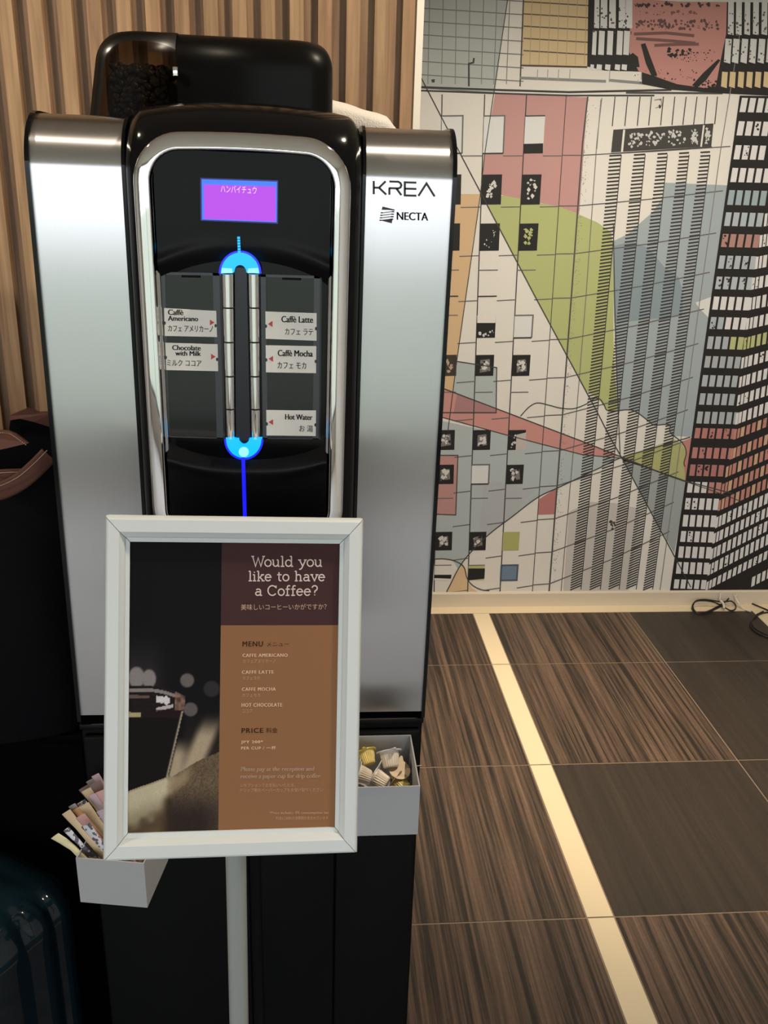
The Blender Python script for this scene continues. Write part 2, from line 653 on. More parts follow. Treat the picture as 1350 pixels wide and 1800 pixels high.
PR.poly([(760, 736), (893, 765), (1024, 799), (1092, 805)] + [tuple(p) for p in CUR[::-1] if 812 < p[0] < 1090] + [(805, 1000), (797, 986), (780, 982), (750, 983)], TEAL)
PR.poly([(1168, 321), (1330, 328), (1250, 770), (1180, 766), (1176, 746), (1150, 747), (1140, 740), (1120, 725), (1105, 720), (1087, 723), (1079, 560), (1076, 425), (1104, 411), (1125, 392), (1148, 372), (1166, 345)], TEAL2)
PR.poly([(1092, 804), (1095, 810), (1150, 826), (1204, 846), (1200, 890), (1185, 972), (1140, 892)], mc(146, 152, 145))
PR.poly([(1092, 804), (1140, 788), (1185, 772), (1199, 780), (1206, 795), (1202, 813), (1204, 845), (1150, 826)], mc(166, 164, 84))
PR.poly([(1199, 776), (1300, 735), (1290, 860), (1204, 845), (1202, 813), (1206, 795)], mc(190, 112, 96))
PR.layer = 2
PR.sub = 0
PR.poly([(777, 681), (896, 727), (1030, 778), (1092, 803), (1024, 799), (893, 765), (775, 732)], SALM)
PR.poly([(803, 693), (872, 720), (872, 727), (797, 727)], mc(168, 112, 108))
PR.poly([(760, 800), (805, 800), (801, 905), (756, 903)], mc(188, 126, 116))
PR.poly([(948, 877), (979, 857), (974, 904), (945, 905)], mc(186, 104, 94))
PR.poly([(784, 1040), (813, 990), (819, 1000), (822, 1022), (830, 1034), (840, 1040)], mc(214, 172, 116))
PR.poly([(1080, 432), (1110, 424), (1140, 436), (1168, 470), (1192, 486), (1201, 515), (1199, 556), (1150, 560), (1080, 568)], mc(124, 140, 143))
PR.poly([(1222, 532), (1252, 521), (1247, 560), (1230, 543)], mc(205, 200, 186))
PR.poly([(1000, 900), (1035, 882), (1080, 884), (1120, 893), (1125, 900), (1105, 1040), (990, 1040)], mc(186, 176, 162))
PR.poly([(868, 845), (940, 862), (900, 905), (856, 940), (842, 940), (850, 850)], mc(166, 166, 162))
# glass block, top left
PR.layer = 3
for k in range(-4, 7):
    y = 15 + 23.4 * k
    PR.line([(735, y - 1), (920, y + 11)], mc(110, 112, 106), 1.5)
for x0, x1 in ((755, 752), (779, 776), (802, 800), (826, 823), (850, 846), (873, 868), (896, 890)):
    PR.line([(x0 + 3, -110), (x0, 0), (x1, 148)], mc(118, 120, 114), 1.2)
PR.line([(927, -110), (920, 0), (914, 152)], mc(70, 68, 64), 2.0)
for k in range(-5, 5):
    y = 5 + 21.5 * k
    PR.line([(920, y - 2), (1036 - k * 0.5, y + 5)], mc(92, 76, 52), 1.8)
for x in range(935, 1040, 16):
    PR.line([(x + 4, -110), (x, 0), (x - 4, 114)], mc(172, 142, 92), 0.9)
PR.line([(915, 115), (1032, 118)], mc(80, 66, 48), 2.6)
PR.line([(824, 152), (824, 112), (832, 110), (833, 102)], INK, 2.6)
PR.poly([(758, 140), (764, 139), (764, 145), (759, 145)], INK)
# roof ledges
PR.line([(914, 137), (1065, 143)], mc(128, 126, 120), 4)
PR.line([(1070, 141), (1128, 146)], mc(128, 126, 120), 4)
for x in (945, 963, 982, 1002, 1072, 1128):
    PR.line([(x, 122), (x - 1, 140)], mc(150, 148, 140), 1.2)
for pts, w in (([(735, 153), (870, 158), (1000, 162), (1180, 158)], 3.0), ([(735, 159), (870, 164), (1000, 168), (1150, 168)], 2.4)):
    PR.line(pts, mc(52, 50, 48), w)
PR.line([(1100, 163), (1270, 164)], mc(70, 68, 64), 3)
# --- front of the white tower
rowsY = [273, 362, 446, 523.7, 596, 663.5, 729, 792, 853.6, 911.7, 970, 1026]
slopeF = lambda y: -0.00 - max(0, (y - 300)) * 0.00010
cl = lambda a, b, y: a + (b - a) * (y - 166) / (1037 - 166)
fcols = [(703, 703), (777, 763), (852, 822), (925.5, 879), (995.4, 936)]
for a, b in fcols[1:]:
    PR.line([(cl(a, b, 166), 166), (cl(a, b, 1040), 1040)], INK, 1.6 if a < 930 else 1.1)
PR.line([(x, y) for x, y in ((1033, 170), (1024, 250), (1005, 510), (986, 765), (965, 1040))], mc(74, 70, 66), 2.2)
sideln = lambda y: np.interp(y, [170, 250, 520, 770, 1040], [1058, 1049, 1030, 1009.6, 986])
PR.line([(sideln(y), y) for y in (172, 250, 520, 770, 1040)], mc(110, 104, 98), 1.2)
for y in rowsY:
    xc = cornerx(y)
    for j in range(len(fcols)):
        a, b = fcols[j]
        xa = cl(a, b, y)
        nx = cl(*fcols[j + 1], y) if j + 1 < len(fcols) else xc
        if j < 4:
            PR.line([(xa + (nx - xa) * 0.5, y + slopeF(y) * (xa - xc) + 1.2), (nx, y + slopeF(y) * (nx - xc) + 1)], mc(98, 92, 86), 1.5)
        else:
            PR.line([(xa, y + slopeF(y) * (xa - xc)), (xc, y)], mc(90, 84, 78), 1.5)
    sl = -(0.06 + (y - 273) * 0.00050)
    # side face floor lines between louvres
    x0, x1 = xc, np.interp(y, [255, 520, 770, 1037], [1286, 1248, 1212, 1175])
    PR.line([(x0, y), (x0 + (x1 - x0) * 0.5, y + sl * (x1 - x0) * 0.45), (x1, y + sl * (x1 - x0))], mc(92, 86, 80), 1.5)
# windows in the front: (column, row) -> kind
PR.layer = 4
tops = [204, 307, 393, 475, 554.5, 624, 689.6, 756, 817, 876, 935, 993.6]
bots = [270, 360, 441, 521, 594, 661, 725, 791, 851, 909, 967.5, 1020]
wk = {(1, 0): 'r', (2, 0): 'r', (3, 0): 'half', (1, 1): 'b', (2, 1): 'bw', (3, 1): 'bw', (1, 2): 'b', (2, 2): 'bs', (3, 2): 'bg',
      (1, 3): 'l', (2, 3): 'l', (3, 3): 'l', (1, 4): 'l', (2, 4): 'bh', (3, 4): 'r', (1, 5): 'br', (2, 5): 'bw', (3, 5): 'bw',
      (1, 6): 'l', (2, 6): 'l', (3, 6): 'l', (1, 7): 'bw', (2, 7): 'bw', (3, 7): 'bq', (1, 8): 'bw', (2, 8): 'r', (3, 8): 'bw',
      (1, 9): 'l', (2, 9): 'l', (3, 9): 'l', (1, 10): 'bw', (2, 10): 'bw', (3, 10): 'y', (1, 11): 'hb', (2, 11): 'hy', (3, 11): 'bl'}


def specks(x0, y0, x1, y1, n, col, smax=3.5):
    for _ in range(n):
        cx, cy = rnd.uniform(x0, x1), rnd.uniform(y0, y1)
        k = rnd.randint(4, 6)
        rr = rnd.uniform(0.7, smax)
        PR.poly([(cx + rr * rnd.uniform(0.5, 1.2) * math.cos(2 * math.pi * i / k), cy + rr * rnd.uniform(0.5, 1.3) * math.sin(2 * math.pi * i / k)) for i in range(k)], col)


for (c, r), kd in wk.items():
    a, b = fcols[c]
    t, bo = tops[r], bots[r]
    xl, xlb = cl(a, b, t), cl(a, b, bo)
    w = (cl(*fcols[c + 1], t) - xl) * 0.5 if c < 4 else 30
    q = [(xl, t), (xl + w, t - 0.5), (xlb + w - 0.5, bo - 0.5), (xlb, bo)]
    if kd[0] == 'b' and kd != 'bl':
        PR.layer = 4
        PR.poly(q, BLK if kd != 'br' else mc(62, 50, 40))
        PR.layer = 5
        lc = mc(200, 192, 180) if kd != 'bg' else GRN
        if kd == 'bw' and r >= 5:
            PR.poly([(xl + 8, t + 9), (xl + w - 8, t + 7), (xl + w - 7, bo - 9), (xl + 7, bo - 6)], mc(120, 112, 102))
            specks(xl + 7, t + 7, xl + w - 7, bo - 6, 12, BLK, 3.0)
        if kd in ('bw', 'bg'):
            specks(xl + 9, t + 9, xl + w - 10, bo - 10, 15, lc, 4.4)
        elif kd == 'bs':
            specks(xl + 7, t + 12, xl + w - 6, bo - 6, 10, lc, 1.8)
        elif kd == 'bh':
            PR.poly([(xl, t), (xl + w, t - 1), (xl + w - 1, t + 13), (xl, t + 13)], WH)
            specks(xl + 4, bo - 13, xl + w - 4, bo - 4, 9, lc, 4)
        elif kd == 'br':
            specks(xl + 8, t + 8, xl + w - 8, bo - 8, 14, mc(180, 150, 112), 4.4)
        elif kd == 'bq':
            PR.poly([(xl + w * 0.45, t + 8), (xl + w, t + 4), (xl + w, bo), (xl + w * 0.4, bo)], mc(186, 168, 156))
            specks(xl + 4, t + 9, xl + w * 0.4, bo - 4, 6, lc, 3)
    elif kd == 'y':
        PR.poly(q, mc(168, 164, 70))
    elif kd == 'bl':
        PR.poly(q, mc(98, 122, 142))
        PR.layer = 5
        PR.line(q + q[:1], mc(70, 84, 96), 2.5)
    elif kd == 'half':
        PR.poly(q, mc(205, 200, 190))
        PR.layer = 5
        PR.poly([(q[3][0], bo - 17), (q[2][0] + 0.5, bo - 18), q[2], q[3]], BLK)
        PR.line(q[:2], INK, 2)
    elif kd in ('hb', 'hy'):
        f = 0.62 if kd == 'hb' else 0.2
        PR.poly(q, WH if kd == 'hb' else mc(178, 172, 92))
        PR.layer = 5
        PR.poly([(xl, t + (bo - t) * f), (xl + w, t + (bo - t) * f), (xl + w - 1, bo - 3), (xlb, bo - (4 if kd == 'hb' else 0))], BLK)
        PR.line(q[:2], mc(110, 104, 98), 1.5)
    elif kd == 'r':
        PR.poly(q, mc(206, 202, 192))
        PR.layer = 5
        PR.line([q[0], q[1], q[2]], mc(104, 100, 94), 2.2)
        PR.line([q[3], q[2]], INK, 2.2)
    else:
        PR.layer = 5
        PR.line([q[0], q[1]], mc(110, 104, 98), 1.6)
        if c < 3 and r == 3:
            PR.line([q[3], q[2]], INK, 2.0)
PR.layer = 4
# sill shading strip beside the corner (grainy print of the photograph it was made from)
for _ in range(260):
    y = rnd.uniform(175, 1030)
    x = cornerx(y) + 1.5 + abs(rnd.gauss(0, 5))
    PR.poly([(x, y), (x + 1.1, y), (x + 1.1, y + 1.3), (x, y + 1.3)], mc(120, 114, 108))
# --- louvred side of the tower
LV = [((1071, 1092), (1049, 1069), (1027, 1046), (1002, 1021)), ((1114, 1134), (1088, 1109), (1063, 1083), (1036, 1055)),
      ((1155.6, 1173), (1127, 1146), (1099, 1118), (1069, 1088)), ((1193.5, 1211), (1163, 1183), (1133, 1152), (1100, 1118)), ((1231, 1248), (1197, 1216), (1167, 1183), (1130, 1147))]
YK = [274, 520, 770, 1037]
for li, lv in enumerate(LV):
    xa = lambda y: np.interp(y, YK, [q[0] for q in lv])
    xb = lambda y: np.interp(y, YK, [q[1] for q in lv])
    y = 274 - li * 1.5
    PR.line([(xb(t), t) for t in (272, 400, 520, 640, 770, 900, 1036)], INK, 1.2)
    while y < 1038:
        sl = -(0.06 + max(0, y - 273) * 0.00050)
        w = np.interp(y, [274, 1037], [2.4, 1.8])
        yb = y + sl * (xb(y) - xa(y))
        if yb < 1036:
            PR.line([(xa(y), min(y, 1037)), (xb(y), yb)], (0.035, 0.033, 0.032), w)
        y += np.interp(y, [274, 1037], [6.6, 4.3])
PR.line([(1300, 60), (1267, 260), (1231, 520), (1197, 770), (1160, 1037)], mc(120, 114, 108), 1.2)
for x0, x1 in ((1081, 1076), (1103, 1098), (1125, 1120), (1145, 1140), (1166, 1161), (1186, 1181), (1206, 1200), (1225, 1219), (1243, 1238), (1261, 1256)):
    PR.line([(x0, 170), (x1, 222 - (x1 - 1076) * 0.02)], INK, 1.4)
for x in (1056,):
    PR.line([(x, 175), (x - 7, 262)], mc(128, 122, 116), 1.1)
PR.poly([(1078, 228), (1254, 217), (1250, 257), (1074, 268)], (0.05, 0.048, 0.046))
PR.layer = 5
for k, (x0, x1) in enumerate(((1102, 1130), (1133, 1170), (1173, 1205), (1212, 1228), (1238, 1248))):
    specks(x0 + 2, 234 - k * 2, x1 - 2, 258 - k * 1.5, 26, mc(188, 184, 174), 4.0)
PR.line([(1097, 228), (1093, 267)], WH, 3)
PR.line([(1237, 220), (1232, 258)], WH, 2.5)
PR.line([(1074, 270), (1251, 258)], INK, 1.4)
PR.line([(1150, 176), (1162, 174), (1163, 186), (1152, 190)], mc(128, 122, 116), 1.2)
specks(1155, 172, 1162, 190, 4, INK, 3)
specks(1073, 912, 1081, 930, 9, (0.06, 0.055, 0.05), 4)
# --- pale facade and dark board, top right
PR.layer = 4
PR.poly([(1036, -120), (1420, -120), (1420, 172), (1265, 164), (1180, 158), (1128, 148), (1128, 126), (1062, 124), (1032, 117)], BLK)
PR.layer = 5
PR.poly([(1112, -30), (1108, 8), (1106, 92), (1122, 125), (1150, 134), (1190, 148), (1240, 155), (1258, 152), (1266, 108), (1276, 60), (1277, 20), (1278, -30)], mc(188, 118, 104))
for pts in ([(1103, 100), (1112, 93), (1121, 100), (1124, 118), (1105, 118)], [(1126, 78), (1134, 76), (1140, 92), (1155, 132), (1146, 136), (1135, 112)], [(1262, 104), (1266, 106), (1240, 142), (1225, 154), (1216, 150), (1236, 128)]):
    PR.layer = 6
    PR.poly(pts, BLK)
specks(1172, 86, 1214, 98, 26, BLK, 5)
specks(1115, 6, 1265, 12, 50, (0.05, 0.035, 0.03), 4)
specks(1120, 20, 1225, 26, 24, mc(128, 76, 66), 3.5)
specks(1118, 36, 1262, 52, 95, mc(96, 62, 56), 4.0)
for pts in ([(1114, 60), (1170, 58), (1220, 63)], [(1118, 68), (1180, 72), (1222, 76)], [(1150, 80), (1190, 78), (1228, 78)]):
    PR.line(pts, mc(116, 72, 64), 4.5)
specks(1180, 88, 1262, 110, 46, BLK, 1.8)
specks(1115, 118, 1250, 148, 44, BLK, 2.2)
specks(1220, 140, 1262, 156, 26, BLK, 3.5)
for x in (1046, 1057, 1072, 1089, 1101):
    w = 10 if x > 1050 else 7
    PR.poly([(x + 1, -110), (x + w + 1, -110), (x + w, 50), (x - 2, 49)], mc(204, 200, 190))
    PR.poly([(x - 4, 54), (x + w - 4, 55), (x + w - 6, 97), (x - 6, 96)], mc(204, 200, 190))
    PR.poly([(x - 8, 113), (x + w - 9, 114), (x + w - 10, 124), (x - 9, 122)], mc(204, 200, 190))
    PR.layer = 7
    specks(x - 3, 12, x + w, 62, 9, (0.07, 0.066, 0.063), 3)
    PR.layer = 6
for x in (1279, 1293, 1308, 1323, 1338, 1353):
    PR.poly([(x + 2, -110), (x + 12, -110), (x + 10, 62), (x, 60)], mc(200, 196, 186))
    PR.poly([(x - 4, 68), (x + 7, 69), (x + 4, 112), (x - 7, 109)], mc(200, 196, 186))
    PR.poly([(x - 10, 126), (x + 0, 127), (x - 2, 155), (x - 12, 152)], mc(205, 172, 112))
    PR.layer = 7
    specks(x, 22, x + 9, 62, 9, (0.12, 0.115, 0.11), 3)
    specks(x - 6, 72, x + 5, 108, 5, (0.12, 0.115, 0.11), 3)
    PR.layer = 6
PR.poly([(1110, -40), (1420, -40), (1420, 5), (1200, 3), (1110, -2)], mc(190, 196, 178))
# --- dark tower on the right
PR.layer = 4
PR.poly([(1300, 168), (1420, 170), (1460, 1045), (1177, 1040), (1190, 950), (1215, 770), (1250, 520), (1288, 255)], BLK)
PR.layer = 5
rt = [172, 213, 255, 295, 334, 373, 411, 449, 486, 521, 557, 591, 625.6, 659, 691, 723, 752, 786, 816, 846.5, 875, 904.6, 933, 960, 987.5, 1018]
rb = [197, 238, 280, 320, 360, 397, 434, 472, 508, 544, 578, 613, 646, 679, 711, 744, 770, 805, 836, 865.5, 895, 925, 952, 980, 1008, 1034]
EDG = lambda y: np.interp(y, [171, 255, 520, 770, 1037], [1299, 1288, 1250, 1215, 1178]) + 5
FLD = lambda y: np.interp(y, [300, 430, 510, 650, 770, 870, 1020], [1372, 1342, 1328, 1310, 1298, 1274, 1250])
pal = mc(208, 200, 192)
ROWC = {4: mc(140, 158, 160), 5: mc(160, 170, 170), 6: mc(172, 118, 104), 7: mc(162, 168, 168), 8: mc(168, 174, 172), 11: mc(160, 164, 164), 12: mc(158, 162, 160),
        13: mc(160, 166, 166), 14: mc(158, 164, 164), 15: mc(158, 162, 160), 16: mc(182, 106, 94), 17: mc(186, 108, 94), 18: mc(176, 104, 92)}
for r, (t, bo) in enumerate(zip(rt, rb)):
    y = (t + bo) / 2
    pr = np.interp(y, [200, 1020], [14.6, 11.9])
    w = pr * 0.72
    xe, xf = EDG(t), FLD(y)
    lean = np.interp(y, [200, 1020], [-4.5, -2.0])
    j = 0
    x = xe
    while x + w < min(xf, 1360):
        c = ROWC.get(r, pal)
        if r == 11 and j >= 3:
            c = mc(176, 176, 96)
        if r == 10 and j < 2:
            c = mc(158, 166, 168)
        if r == 19 and j >= 3:
            c = mc(190, 122, 104)
        PR.poly([(x, t + j * 0.3), (x + w, t + j * 0.3 + 0.4), (x + w + lean, bo + j * 0.3 + 0.3), (x + lean, bo + j * 0.3)], c)
        if rnd.random() < (0.5 if r in (16, 18, 8) else 0.10):
            PR.layer = 6
            specks(x + 1, t + 3, x + w - 2, bo - 2, 5, BLK, 2.6)
            PR.layer = 5
        x += pr
        j += 1
    if xf < 1385:
        sl = np.interp(y, [520, 620, 800, 1000], [-0.2, -0.28, -0.42, -0.52])
        hh = (bo - t) * 0.94
        pw = np.interp(y, [500, 1000], [10.5, 9.0])
        x = xf - 8
        k = 0
        while x < 1354:
            wv = pw * (0.45 if k < 2 else 0.66)
            y0 = t + sl * (x - xf) + 1
            y1 = t + sl * (x + wv - xf) + 1
            c = pal
            if r == 11:
                c = mc(176, 176, 96)
            if 15 <= r <= 20 and (x - xf) * 0.35 > -4 and y0 < 880 and y0 > 745 - (x - xf) * 0.25:
                c = mc(192, 116, 96) if (k + r) % 3 else mc(202, 150, 104)
            yb_ = [y0 + hh, y1 + hh]
            if min(yb_) < 1040:
                PR.poly([(x, y0), (x + wv, y1), (x + wv - 2.2, min(y1 + hh, 1039)), (x - 2.2, min(y0 + hh, 1039))], c)
                if rnd.random() < 0.12:
                    PR.layer = 6
                    specks(x, y1 + 3, x + wv, y0 + hh - 4, 3, BLK, 2.2)
                    PR.layer = 5
            x += pw * (0.62 if k < 2 else 1)
            k += 1
    # panels below the last printed row of the fold
for r in range(6):
    y = 1052 + 28 * r
    for k in range(14):
        x = 1268 + 9 * k + r * 30
        y0 = y - 0.52 * (x - 1250)
        if y0 + 18 < 1037 and x < 1354:
            PR.poly([(x, y0), (x + 6, y0 - 3), (x + 4, y0 + 14), (x - 2, y0 + 17)], pal)
# --- thin drawn lines
PR.layer = 8
PR.line(D1, INK, 1.5)
PR.line([(910, -110), (892, 0), (852, 270), (844, 345), (819, 520), (803, 633), (787, 760)], INK, 1.2)
PR.line([tuple(p) for p in CUR], INK, 1.5)
PR.line([(775, 681), (896, 727), (1030, 778), (1092, 803), (1150, 826), (1204, 845), (1290, 868)], INK, 1.5)
PR.line([(773, 732), (893, 765), (1024, 799), (1092, 805), (1180, 838), (1240, 858), (1300, 880)], INK, 1.2)
PR.line([(803, 635), (873, 646), (872, 725), (772, 725)], INK, 1.4)
PR.line([(760, 800), (805, 800), (801, 905), (756, 903)], INK, 1.3)
PR.line([(1078, 395), (1080, 520), (1085, 690), (1090, 803)], INK, 1.3)
PR.line([tuple(p) for p in spline([(915, 731), (930, 715), (945, 708), (965, 712), (985, 717), (1008, 718), (1030, 710), (1045, 700), (1055, 702), (1062, 712), (1070, 722), (1105, 720), (1120, 725), (1140, 740), (1150, 747), (1176, 746), (1178, 760), (1199, 778), (1206, 795), (1202, 813), (1204, 820)], 5)], INK, 1.4)
PR.line([tuple(p) for p in spline([(756, 983), (780, 982), (800, 986), (815, 996), (821, 1016), (830, 1028), (845, 1036), (860, 1038)], 5)], INK, 1.4)
mural = PR.mb.build('wall_mural', M['mural'])
tag(mural, 'printed city mural of gridded towers with coloured patches covering the wall on the right', 'mural')

# ------------------------------------------------------------------ coffee machine
MO = np.array([-0.0712, 1.0, 1.0015])           # base of the machine, middle of its front
TH = math.radians(0.42)
machine = thing('coffee_machine', 'tall black and brushed steel coffee vending machine with purple screen and blue light', 'coffee machine', tuple(MO), (0, TH, 0))
ct, st = math.cos(TH), math.sin(TH)


def mloc(x, y, yl):
    """photo pixel -> machine space on the plane yl in front of (negative) or behind the machine's front"""
    q = at(x, y, MO[1] + yl) - MO
    return (q[0] * ct - q[2] * st, yl, q[0] * st + q[2] * ct)


HW = 0.2205           # half width
TOPZ = 0.7035
RAD = 0.056


def panel_profile(front, top, rad, back, bottom, n=14):
    """(y,z) outline: straight front, rounded top, flat back"""
    pts = [(front, bottom), (front, top - rad)]
    for i in range(1, n + 1):
        a = math.pi / 2 * i / n
        pts.append((front + rad - rad * math.cos(a), top - rad + rad * math.sin(a)))
    pts += [(back, top), (back, bottom)]
    return pts


def sheet(mb, x0, x1, front, top, rad, back, bottom, mi=0):
    """smooth skin of the front and top, with thickness behind it"""
    prof = panel_profile(front, top, rad, back, bottom, 20)[:-1]
    prof[-1] = (back, top)
    n = len(prof)
    mb.add([(x0, y, z) for y, z in prof] + [(x1, y, z) for y, z in prof], [(i, n + i, n + i + 1, i + 1) for i in range(n - 1)], mi, None, True)


# body
mb = MB()
mb.prism(panel_profile(0.012, TOPZ - 0.004, RAD, 0.46, 0.0), -HW + 0.001, HW - 0.001)
mb.build('body', M['black_satin'], machine)
# brushed steel wings with black edge strips
for sgn in (-1, 1):
    xi, xo = (0.1225, HW - 0.0045)
    a, b = (xi, xo) if sgn > 0 else (-xo, -xi)
    mb = MB()
    sheet(mb, a, b, 0.0, TOPZ, RAD, 0.10, 0.004)
    mb.add([(a, 0, 0.004), (b, 0, 0.004), (b, 0.012, 0.004), (a, 0.012, 0.004)], [(0, 3, 2, 1)])
    wing = mb.build('steel_wing', M['steel'], machine)
    uvl = wing.data.uv_layers.new(name='brushed')
    for lp in wing.data.loops:
        co = wing.data.vertices[lp.vertex_index].co
        uvl.data[lp.index].uv = (co.x, co.z + co.y)
    mb = MB()
    e0, e1 = (xo, HW) if sgn > 0 else (-HW, -xo)
    mb.prism(panel_profile(-0.003, TOPZ + 0.002, RAD, 0.12, -0.004), e0, e1)
    e0, e1 = (xi - 0.001, xi + 0.0025) if sgn > 0 else (-xi - 0.0025, -xi + 0.001)
    mb.prism(panel_profile(-0.002, TOPZ + 0.0015, RAD, 0.12, 0.0), e0, e1)
    mb.build('edge_strip', M['black_gloss'], wing)
    wing['label'] = 'brushed steel wing panel' + (' with printed lettering' if sgn > 0 else '')
    if sgn > 0:
        mb = MB()
        YL = -0.0006
        gw = lambda u, v, bx: mloc(bx[0] + (bx[2] - bx[0]) * u, bx[3] + (bx[1] - bx[3]) * v, YL)
        glyphs = [((657, 318, 679, 341.5), [[(0, 0), (0, 1)], [(0, 0.5), (0.42, 0.5), (0.95, 1)], [(0.42, 0.5), (1, 0)]]),
                  ((684.5, 319, 705.5, 342.5), [[(0, 0.55), (0, 0)], [(0, 1), (0.75, 1), (0.93, 0.9), (1.0, 0.75), (0.93, 0.58), (0.75, 0.5), (0, 0.5)], [(0.58, 0.5), (1, 0)]]),
                  ((711.6, 320.5, 732, 343.5), [[(1, 1), (0, 1), (0, 0), (1, 0)], [(0, 0.52), (1, 0.52)]]),
                  ((735.5, 322, 764, 344.5), [[(0, 0), (0.5, 1), (1, 0)]])]
        for bx, strokes in glyphs:
            w, h = bx[2] - bx[0], bx[3] - bx[1]
            for sk in strokes:
                stroke(mb, [(bx[0] + u * w, bx[3] - v * h + (u * w) * 0.03) for u, v in sk], 3.7, lambda x, y: mloc(x, y, YL))
        for dx in (-0.5, 0.0, 0.5):
            put_text(mb, 'NECTA', lambda u, v: mloc(697.8 + dx + 54.5 * u, 386.5 + 1.6 * u - 14 * v, YL))
        cx = lambda x, y: mloc(600 + x / 6.136, 200 + y / 6.136, YL)
        mb.poly([cx(445, 1000), cx(576, 1033), cx(573, 1046), cx(520, 1038), cx(434, 1036)], 0, face=(0, -1, 0))
        mb.poly([cx(415, 1148), cx(470, 1146), cx(552, 1132), cx(544, 1182)], 0, face=(0, -1, 0))
        for k in range(4):
            y = 1055 + 27 * k
            mb.poly([cx(428 - 5 * k, y + 6), cx(450 - 5 * k, y + 7), cx(446 - 5 * k, y + 20), cx(424 - 5 * k, y + 19)], 0, face=(0, -1, 0))
            mb.poly([cx(546 - 4 * k, y - 6), cx(573 - 4 * k, y - 5), cx(570 - 4 * k, y + 9), cx(540 - 4 * k, y + 8)], 0, face=(0, -1, 0))
            mb.poly([cx(451 - 5 * k, y + 7), cx(545 - 4 * k, y - 5), cx(541 - 4 * k, y + 7), cx(447 - 5 * k, y + 19)], 1, face=(0, -1, 0))
        mb.build('lettering', [M['ink'], M['grey_ink']], wing)
# glossy black middle column, domed forward and over the top
FH = 0.1215


def fascia(u, v):
    s_ = 2 * u - 1
    x = FH * math.copysign(1 - (1 - abs(s_)) ** 1.6, s_)
    k = abs(x) / FH
    bulge = 0.030 * (1 - k ** 7) ** 0.6
    top = TOPZ + 0.006 + 0.0115 * (1 - k ** 2.2)
    if k > 0.86:
        top -= 0.016 * ((k - 0.86) / 0.14) ** 2
    rad = 0.05
    if v < 0.45:
        return (x, -bulge, 0.004 + (top - rad - 0.004) * v / 0.45)
    if v < 0.85:
        a = math.pi / 2 * (v - 0.45) / 0.4
        return (x, -bulge + (rad + bulge * 0.6) * (1 - math.cos(a)), top - rad + rad * math.sin(a))
    return (x, -bulge + rad + bulge * 0.6 + (v - 0.85) / 0.15 * 0.16, top)


mb = MB()
mb.grid(fascia, 60, 60)
mb.build('front_column', M['black_gloss'], machine)


# chrome bezel
def rrect(hw, z0, z1, r, cx=0.0, n=10, hwb=None):
    hwb = hwb or hw
    pts = []
    for (sx, zc, a0, h) in ((1, z1 - r, 0, hw), (-1, z1 - r, 90, hw), (-1, z0 + r, 180, hwb), (1, z0 + r, 270, hwb)):
        for i in range(n + 1):
            a = math.radians(a0 + 90 * i / n)
            pts.append((cx + sx * (h - r) + r * math.cos(a), zc + r * math.sin(a)))
    # extra points along the long sides and the arched top
    out = []
    for i in range(len(pts)):
        p, q = pts[i], pts[(i + 1) % len(pts)]
        out.append(p)
        d = math.dist(p, q)
        if d > 0.03:
            m_ = 12
            for j in range(1, m_):
                t = j / m_
                out.append((p[0] + (q[0] - p[0]) * t, p[1] + (q[1] - p[1]) * t))
    return out


BZ0, BZ1 = 0.262, 0.674
path = rrect(0.0968, BZ0, BZ1, 0.034, 0.0, hwb=0.0955)
prof = [(0.0113, 0.000), (0.0113, 0.0060), (0.0110, 0.0078), (0.0102, 0.0090), (0.0085, 0.0098), (0.0045, 0.0108), (0.0005, 0.0116), (-0.0030, 0.0122), (-0.0044, 0.0122), (-0.0054, 0.0115), (-0.0060, 0.0100), (-0.0064, 0.0084), (-0.0074, 0.0074), (-0.0090, 0.0066), (-0.0103, 0.0048), (-0.0112, 0.001)]
mb = MB()
n = len(path)
vs, fs = [], []
for i in range(n):
    p = np.array(path[i])
    t = np.array(path[(i + 1) % n]) - np.array(path[i - 1])
    t = t / np.linalg.norm(t)
    nr = np.array([t[1], -t[0]])
    for o, h in prof:
        q = p + nr * o
        arch = 0.004 * (1 - (q[0] / 0.1) ** 2) if q[1] > 0.62 else 0
        vs.append((q[0], -0.026 - h * 1.15, q[1] + arch))
m_ = len(prof)
for i in range(n):
    j = (i + 1) % n
    for k in range(m_ - 1):
        fs.append((i * m_ + k, j * m_ + k, j * m_ + k + 1, i * m_ + k + 1))
mb.add(vs, fs, 0, None, True)
mb.build('chrome_bezel', M['chrome'], machine)

# satin black control panel with a scooped middle
ZU = lambda x: 0.578 - 0.020 * (abs(x) / 0.086) ** 2
ZL = lambda x: 0.342 + 0.016 * (abs(x) / 0.086) ** 2


def ctl(u, v):
    x = -0.0875 + 0.175 * u
    z = 0.268 + 0.403 * v
    hi, lo = ZU(x), ZL(x)
    d = min(hi - z, z - lo)
    s_ = min(max((d + 0.004) / 0.022, 0), 1)
    s_ = s_ * s_ * (3 - 2 * s_)
    lip = 0.0030 * (abs(x) / 0.0875) ** 1.6 * math.exp(-((d + 0.006) / 0.006) ** 2)
    return (x, -0.0365 - lip + 0.0090 * s_, z)


mb = MB()
mb.grid(ctl, 40, 200)
panel = mb.build('control_panel', mat('panel_black_plastic', linear=(0.004, 0.004, 0.0048), rough=0.36, spec=0.14), machine)

